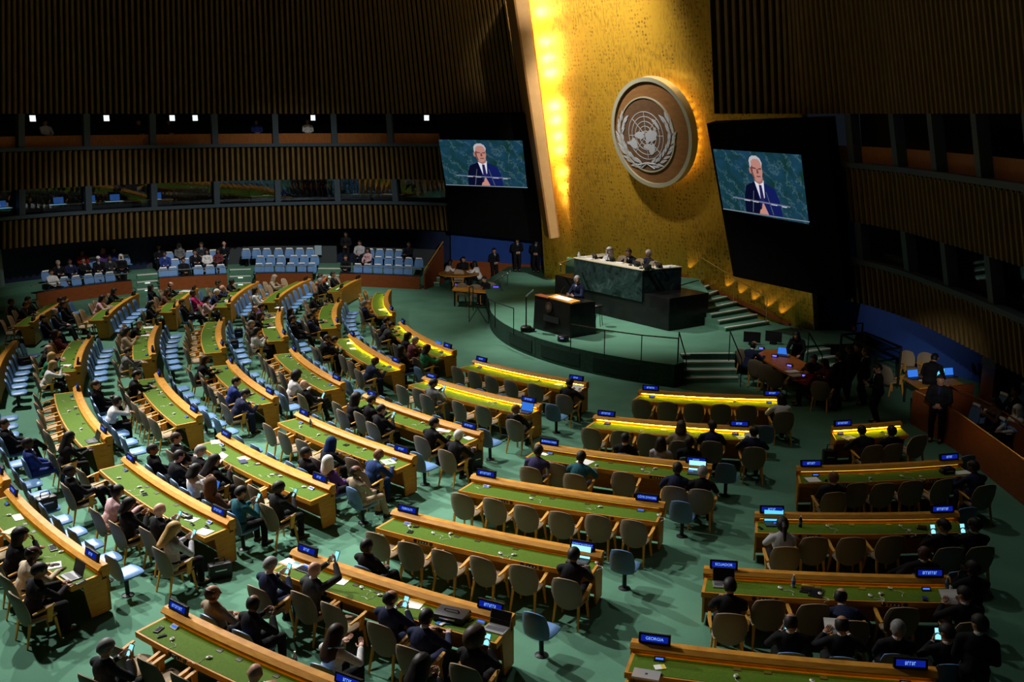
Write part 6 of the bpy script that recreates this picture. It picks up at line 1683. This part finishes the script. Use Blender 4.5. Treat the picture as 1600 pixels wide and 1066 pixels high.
o_, pb_ = free(87, 521, 'cross', -1.0, 0, 'm', 'bob:n', 'wine', None, 'person in dark red skirt suit, legs crossed, in front of the far-left desks')
armchair_at((o_.location.x, o_.location.y), -1.0, 'tan armchair of the person in dark red skirt suit')
# grey-haired person at the lower left with a phone
d8 = Vector((CTR.x, CTR.y, 0))
o, pb = free(165, 1012, 'phone', -.55, -10, 'm', 'short:g', 'charcoal', 'white', 'grey-haired person in dark suit with phone, lower left corner')
armchair_at((o.location.x, o.location.y), -.55, 'tan armchair of the grey-haired person in the lower left corner')
give(o, pb, 'p', 'grey-haired person in the lower left corner')
# a person's backpack and bags
def bag(px, py, z, s, label, rz=0, name='handbag'):
    c = P(px, py, z+s[2]*.4); t = thing(name, label, 'bag', (c.x, c.y, z), rz)
    def f(u, v): pass
    m = MB(); m.box((0, 0, s[2]/2), s); b = m.build('body', mat('black_leather', (.010, .010, .012), .4, noise=.2, nscale=20), t, smooth=True, bevel=min(s)*.22)
    m = MB(); m.tube([(-s[0]*.25, 0, s[2]*.95), (-s[0]*.2, 0, s[2]*1.3), (s[0]*.2, 0, s[2]*1.3), (s[0]*.25, 0, s[2]*.95)], .012, 6); m.build('strap', M_BLACK, t)
    MB().box((0, -s[1]/2-.004, s[2]*.6), (s[0]*.5, .01, .02)).build('clasp', M_STEEL, t)
bag(344, 893, 0, (.42, .2, .30), 'black handbag on the floor by the blonde person', .5)
bag(72, 788, .47, (.40, .28, .30), 'black backpack lying on a light blue chair', .8, 'backpack')
bag(1296, 718, 0, (.34, .2, .42), 'black bag on the floor left of the front right desk')
bag(743, 722, 0, (.3, .2, .48), 'black bag at the end of the third centre desk', .7)
bag(706, 962, .75, (.52, .34, .12), 'dark grey folded bag on the desk before the navy suit', -.4)
bag(290, 806, .75, (.34, .12, .07), 'long black pouch lying on the sixth centre desk', -.7, 'pouch')
bag(1480, 736, .75, (.3, .18, .12), 'dark bag on the second right desk', .2)
bag(39, 895-330, .45, (.4, .28, .28), 'black bag on a light blue chair at the left edge', .8, 'backpack')
bag(373, 521, .45, (.3, .25, .3), 'black bag on a blue chair in the left block, upper one', .3, 'backpack')
bag(366, 539, .45, (.3, .25, .3), 'black bag on a blue chair in the left block, lower one', .3, 'backpack')

# glowing desks and a few people in the booths of the left wall
def ring_idx(px, z):
    return min(range(IL1), key=lambda k: abs(800+FPX*LEFT.at(k, z).x/(LEFT.at(k, z).y*CF+(CAM_H-z)*SF)-px))
for n_, (px, wd) in enumerate(((18, .9), (100, .7), (148, .5), (184, .8), (254, .5), (420, .3), (555, .3), (605, .5))):
    i = ring_idx(px, 4.2); q = LEFT.at(i, 4.02, -.75); d = (LEFT.p[i+1]-LEFT.p[i]).normalized()
    t = thing('booth_desk', 'dim desk with glowing screens in the lower booth window, %s from the left' % ORD[n_], 'desk', q, math.atan2(d.y, d.x), 'booth desks')
    MB().box((0, 0, .22), (1.6, .5, .04)).build('tabletop', mat('booth_top', (.08, .07, .06), .6), t)
    MB().box((0, 0, .0), (1.5, .4, .40)).build('base', M_RECESS, t)
    g = glow('booth_glow', (.25, .5, .75), .55) if n_ < 5 else glow('booth_glow_dim', (.3, .28, .22), .25)
    MB().box((0, -.05, .245), (wd, .3, .01)).build('lit_sheet', g, t)
    if n_ < 5: MB().box((.1, .12, .42), (.45, .03, .28)).build('monitor', glow('booth_monitor', (.03, .10, .35), .5), t)
for n_, (px, hair, top, lab) in enumerate(((88, 'short:k', 'lightgrey', 'person in grey'), (232, 'short:k', 'black', 'person in black'), (277, 'short:n', 'black', 'person in dark jacket'), (402, 'short:k', 'blue', 'person in blue shirt'), (484, 'short:y', 'white', 'person in white'))):
    i = ring_idx(px, 7.6); q = LEFT.at(i, 6.80, -.95); n = LEFT.n[i]
    person(q, math.atan2(-n.x, n.y), 'lap', 0, 'm', hair, top, '%s in the upper booth window, %s from the left' % (lab, ORD[n_]), shirt=None)
# ------------------------------------------------------------------ things on the desks
def near_desk(x, y):
    f = find_desk(P(x, y, .75), -.25, .95, .35)
    return (DESKS[f[0]].face(f[1]), place_name(f[0]), f) if f else (0, None, None)
EAR0 = None
def make_ear():
    t = thing('earpiece', '', 'earpiece')
    MB().ell((0, 0, .016), (.034, .05, .016), 12, 8).build('shell', M_WHITE, t, smooth=True)
    m = MB(); m.lathe([(.018, .02), (.02, .034), (.012, .038)], 10); m.build('ear_pad', mat('ear_pad', (.35, .35, .33), .7), t)
    pts = [(0, -.04, .006), (.03, -.10, .004), (.10, -.13, .004), (.12, -.20, .004), (.05, -.24, .004), (.02, -.30, .004)]
    MB().tube(pts, .0035, 5).build('cord', M_WHITE, t)
    return t
EARS = [(269,1000),(327,1029),(100,862),(14,806),(565,919),(594,931),(661,954),(640,823),(677,834),(704,835),(782,866),(803,868),(933,879),(830,780),(938,793),(770,757),(1029,806),(932,728),(1004,735),(1024,733),(218,762),(222,768),(186,748),(425,743),(438,745),(475,762),(407,725),
 (470,667),(498,680),(570,703),(662,661),(448,557),(468,569),(455,560),(494,584),(491,590),(499,593),(520,604),(247,610),(257,613),(267,632),(272,647),(116,625),(108,643),(121,637),(127,671),(1360,748),(1409,745),(1440,747),(1293,823),(1407,823),(1421,830),(1219,920),(1281,929),(1360,932),(1376,929),(1390,918),(1487,931),
 (1150,1058),(1000,677),(765,629),(778,628),(690,613),(852,592),(880,605),(555,547),(585,556),(690,556),(640,538),(432,503),(335,512),(333,528),(337,540),(228,530),(225,548),(105,545),(100,560),(1040,616),(1150,622),(1378,676),(1388,683),(1269,1066)]
cnt = {}
for x, y in EARS:
    rz, pn, f = near_desk(x, y)
    if pn is None: continue
    d = DESKS[f[0]]; pos = d.pt(f[1], min(.5, max(.16, f[2])), .752)
    cnt[pn] = cnt.get(pn, 0)+1
    lab = 'white earpiece with thin cord lying on %s, number' % pn
    lab = '%s white corded earpiece from left on %s' % (ORD[min(cnt[pn]-1, 17)], pn)
    if EAR0 is None: EAR0 = make_ear()
    inst(EAR0, pos, rz+RND.uniform(-1.2, 1.2), lab, 'white earpieces on the desks')
PAP = [(455,881,.42,.24,'map sheet with orange and teal edges',1),(538,903,.30,.30,'white printed sheet',0),(647,944,.30,.30,'white printed sheet',0),(300,812,.24,.18,'white note pad',0),(318,832,.30,.24,'white sheet under a black case',0),(337,691,.30,.22,'stack of white papers',0),(384,716,.30,.22,'cream folder',0),
 (607,722,.34,.26,'open white and green paper',0),(698,671,.38,.22,'open white newspaper',0),(732,685,.24,.18,'white sheet',0),(690,605,.2,.2,'white paper',0),(914,722,.34,.30,'white sheet',0),(850,710,.20,.15,'pale tablet-like sheet',0),(1159,684,.22,.24,'white sheet',0),(1038,670,.14,.10,'white box lid',0),(1327,686,.30,.22,'white sheet with pen',0),(1270,750,.28,.28,'white printed sheet',0),(1502,739,.40,.20,'white sheets',0),
 (672,543,.24,.2,'white open booklet',0),(553,536,.30,.22,'white papers',0),(551,545,.22,.2,'white paper',0),(602,484,.30,.4,'white papers',0),(430,496,.30,.3,'white papers',0),(424,512,.2,.3,'white sheet',0),(355,471,.4,.4,'white papers',0),(31,808,.34,.16,'white pad with dark phone',0),(100,572,.30,.36,'white sheets',0),(84,884,.26,.24,'white sheet',0),(233,512,.3,.4,'white papers',0),(228,524,.3,.3,'white sheet',0),(875,600,.24,.2,'white sheet',0),(1031,1043,.16,.12,'small card with yellow corner',2),(10,832,.2,.3,'cream sheet',0),(283,455,.4,.5,'white papers',0),(285,575,.01,.01,'x',0),(440,481,.3,.3,'white sheet',0),(545,452,.5,.3,'white papers',0)]
cnt = {}
for x, y, wd, hd, lab, kind in PAP:
    rz, pn, f = near_desk(x, y)
    if pn is None or lab == 'x': continue
    d = DESKS[f[0]]; pos = d.pt(f[1], min(.48, max(.2, f[2])), .752); cnt[(lab, pn)] = cnt.get((lab, pn), 0)+1
    t = thing('paper_sheet', '%s%s lying on %s' % ('second ' if cnt[(lab, pn)] > 1 else '', lab, pn), 'paper', pos, rz+RND.uniform(-.4, .4))
    MB().box((0, 0, .003), (wd, hd, .006)).build('sheet', M_PAPER if 'cream' not in lab else mat('cream_card', (.70, .62, .40), .7), t)
    if kind == 1:
        MB().box((0, -hd*.42, .0065), (wd, .03, .001)).build('orange_edge', mat('orange_ink', (.65, .25, .05), .7), t); MB().box((wd*.2, hd*.25, .0065), (wd*.35, hd*.3, .001)).build('teal_patch', mat('teal_ink', (.15, .4, .42), .7), t)
    if kind == 2: MB().box((wd*.3, 0, .0065), (wd*.35, hd, .001)).build('yellow_corner', mat('yellow_ink', (.7, .55, .05), .7), t)
    if 'pen' in lab: MB().tube([(-.08, .02, .012), (.08, .05, .012)], .006, 6).build('pen', M_BLACK, t)
    if 'green' in lab: MB().box((0, 0, .007), (wd*.5, hd*.7, .001)).build('green_print', mat('green_ink', (.25, .4, .25), .7), t)
def bottle(x, y, z, lab, col, h=.22):
    c = P(x, y, z+h*.5); t = thing('water_bottle', lab, 'bottle', (c.x, c.y, z))
    MB().lathe([(.030, 0), (.032, .02), (.032, h*.65), (.014, h*.85), (.014, h*.92)], 14).build('body', col, t, smooth=True)
    MB().lathe([(.016, h*.92), (.016, h), (.010, h)], 10).build('cap', M_WHITE, t)
    MB().lathe([(.0327, h*.25), (.0327, h*.55)], 14).build('label', mat('bottle_label', (.05, .12, .45), .5), t)
M_BOT = mat('bottle_plastic', (.30, .36, .40), .15, spec=.6)
for x, y, z, lab, m_ in ((1251, 815, .75, 'dark glass bottle on the third right desk', M_BLACK), (1240, 908, .75, 'clear water bottle on the fourth right desk', M_BOT), (1480, 911, .75, 'clear water bottle beside the white cup', M_BOT), (485, 660, .75, 'clear water bottle on the fourth centre desk', M_BOT), (461, 1029, .47, 'water bottle with blue label standing on a light blue chair', M_BOT)):
    bottle(x, y, z, lab, m_)
c = P(1487, 920, .80); t = thing('paper_cup', 'white paper cup near the right end of the fourth right desk', 'cup', (c.x, c.y, .75)); MB().lathe([(.030, 0), (.042, .10), (.044, .105), (.040, .10)], 16).build('cup', M_PAPER, t); MB().lathe([(.039, .095), (.02, .096)], 14).build('drink', mat('coffee', (.05, .02, .01), .3), t)
# phones, cases, pads lying on the desks
FL = [(248,985,.09,.17,'black phone case'),(253,995,.05,.14,'pair of dark glasses case'),(480,890,.34,.26,'black leather folder'),(641,832,.10,.10,'square black pad'),(657,819,.10,.08,'black earphone pad'),(126,911,.07,.18,'black phone'),(83,857,.3,.12,'long black tray'),(323,824,.16,.06,'black glasses case'),(226,773,.14,.10,'black folded pouch'),(349,703,.16,.09,'black phone and case'),(380,722,.26,.16,'dark navy book'),(300,820,.15,.05,'black pen case'),
 (740,961,.12,.10,'black card holder'),(683,978,.07,.15,'blue phone'),(694,975,.06,.17,'white slim box'),(703,973,.10,.16,'blue wallet'),(1275,927,.22,.32,'black folder'),(1441,825,.20,.22,'black folder'),(1446,938,.08,.16,'black phone'),(1260,921,.2,.3,'dark tablet'),(630,943,.16,.12,'orange card'),(541,696,.12,.12,'grey phone on folder'),(600,572,.14,.1,'black phone'),(235,600,.22,.14,'black equipment box'),(1292,755,.05,.1,'black phone'),(1502,945,.07,.17,'dark phone'),(1188,826,.06,.12,'black phone'),(340,845-30,.05,.05,'x')]
cnt = {}
for x, y, wd, hd, lab in FL:
    rz, pn, f = near_desk(x, y)
    if pn is None or lab == 'x': continue
    d = DESKS[f[0]]; pos = d.pt(f[1], min(.5, max(.2, f[2])), .752)
    m_ = M_BLACK
    if 'blue' in lab: m_ = mat('blue_case', (.03, .16, .45), .4)
    if 'white' in lab: m_ = M_WHITE
    if 'navy' in lab: m_ = mat('navy_book', (.012, .018, .08), .5)
    if 'orange' in lab: m_ = mat('orange_ink', (.65, .25, .05), .7)
    t = thing('desk_item' if 0 else ('smartphone' if 'phone' in lab else 'case'), '%s lying on %s' % (lab, pn), 'phone' if 'phone' in lab else 'case', pos, rz+RND.uniform(-.5, .5))
    MB().box((0, 0, .009), (wd, hd, .018)).build('body', m_, t, bevel=.004); MB().box((0, 0, .0187), (wd*.8, hd*.85, .001)).build('face', mat('dark_glass', (.01, .012, .016), .15) if m_ is M_BLACK else m_, t)
c = P(525, 1012, 1.0); t = thing('folder', 'blue folder held by the long-haired person in white blouse', 'folder', (c.x, c.y, .93), .3); M = Matrix.Rotation(R(35), 3, 'X'); MB().box((0, 0, 0), (.24, .012, .31), M=M).build('cover', mat('folder_blue', (.10, .42, .60), .5), t); MB().box((0, -.008, 0), (.21, .008, .28), M=M).build('sheets', M_PAPER, t)
# white papers left on blue chairs
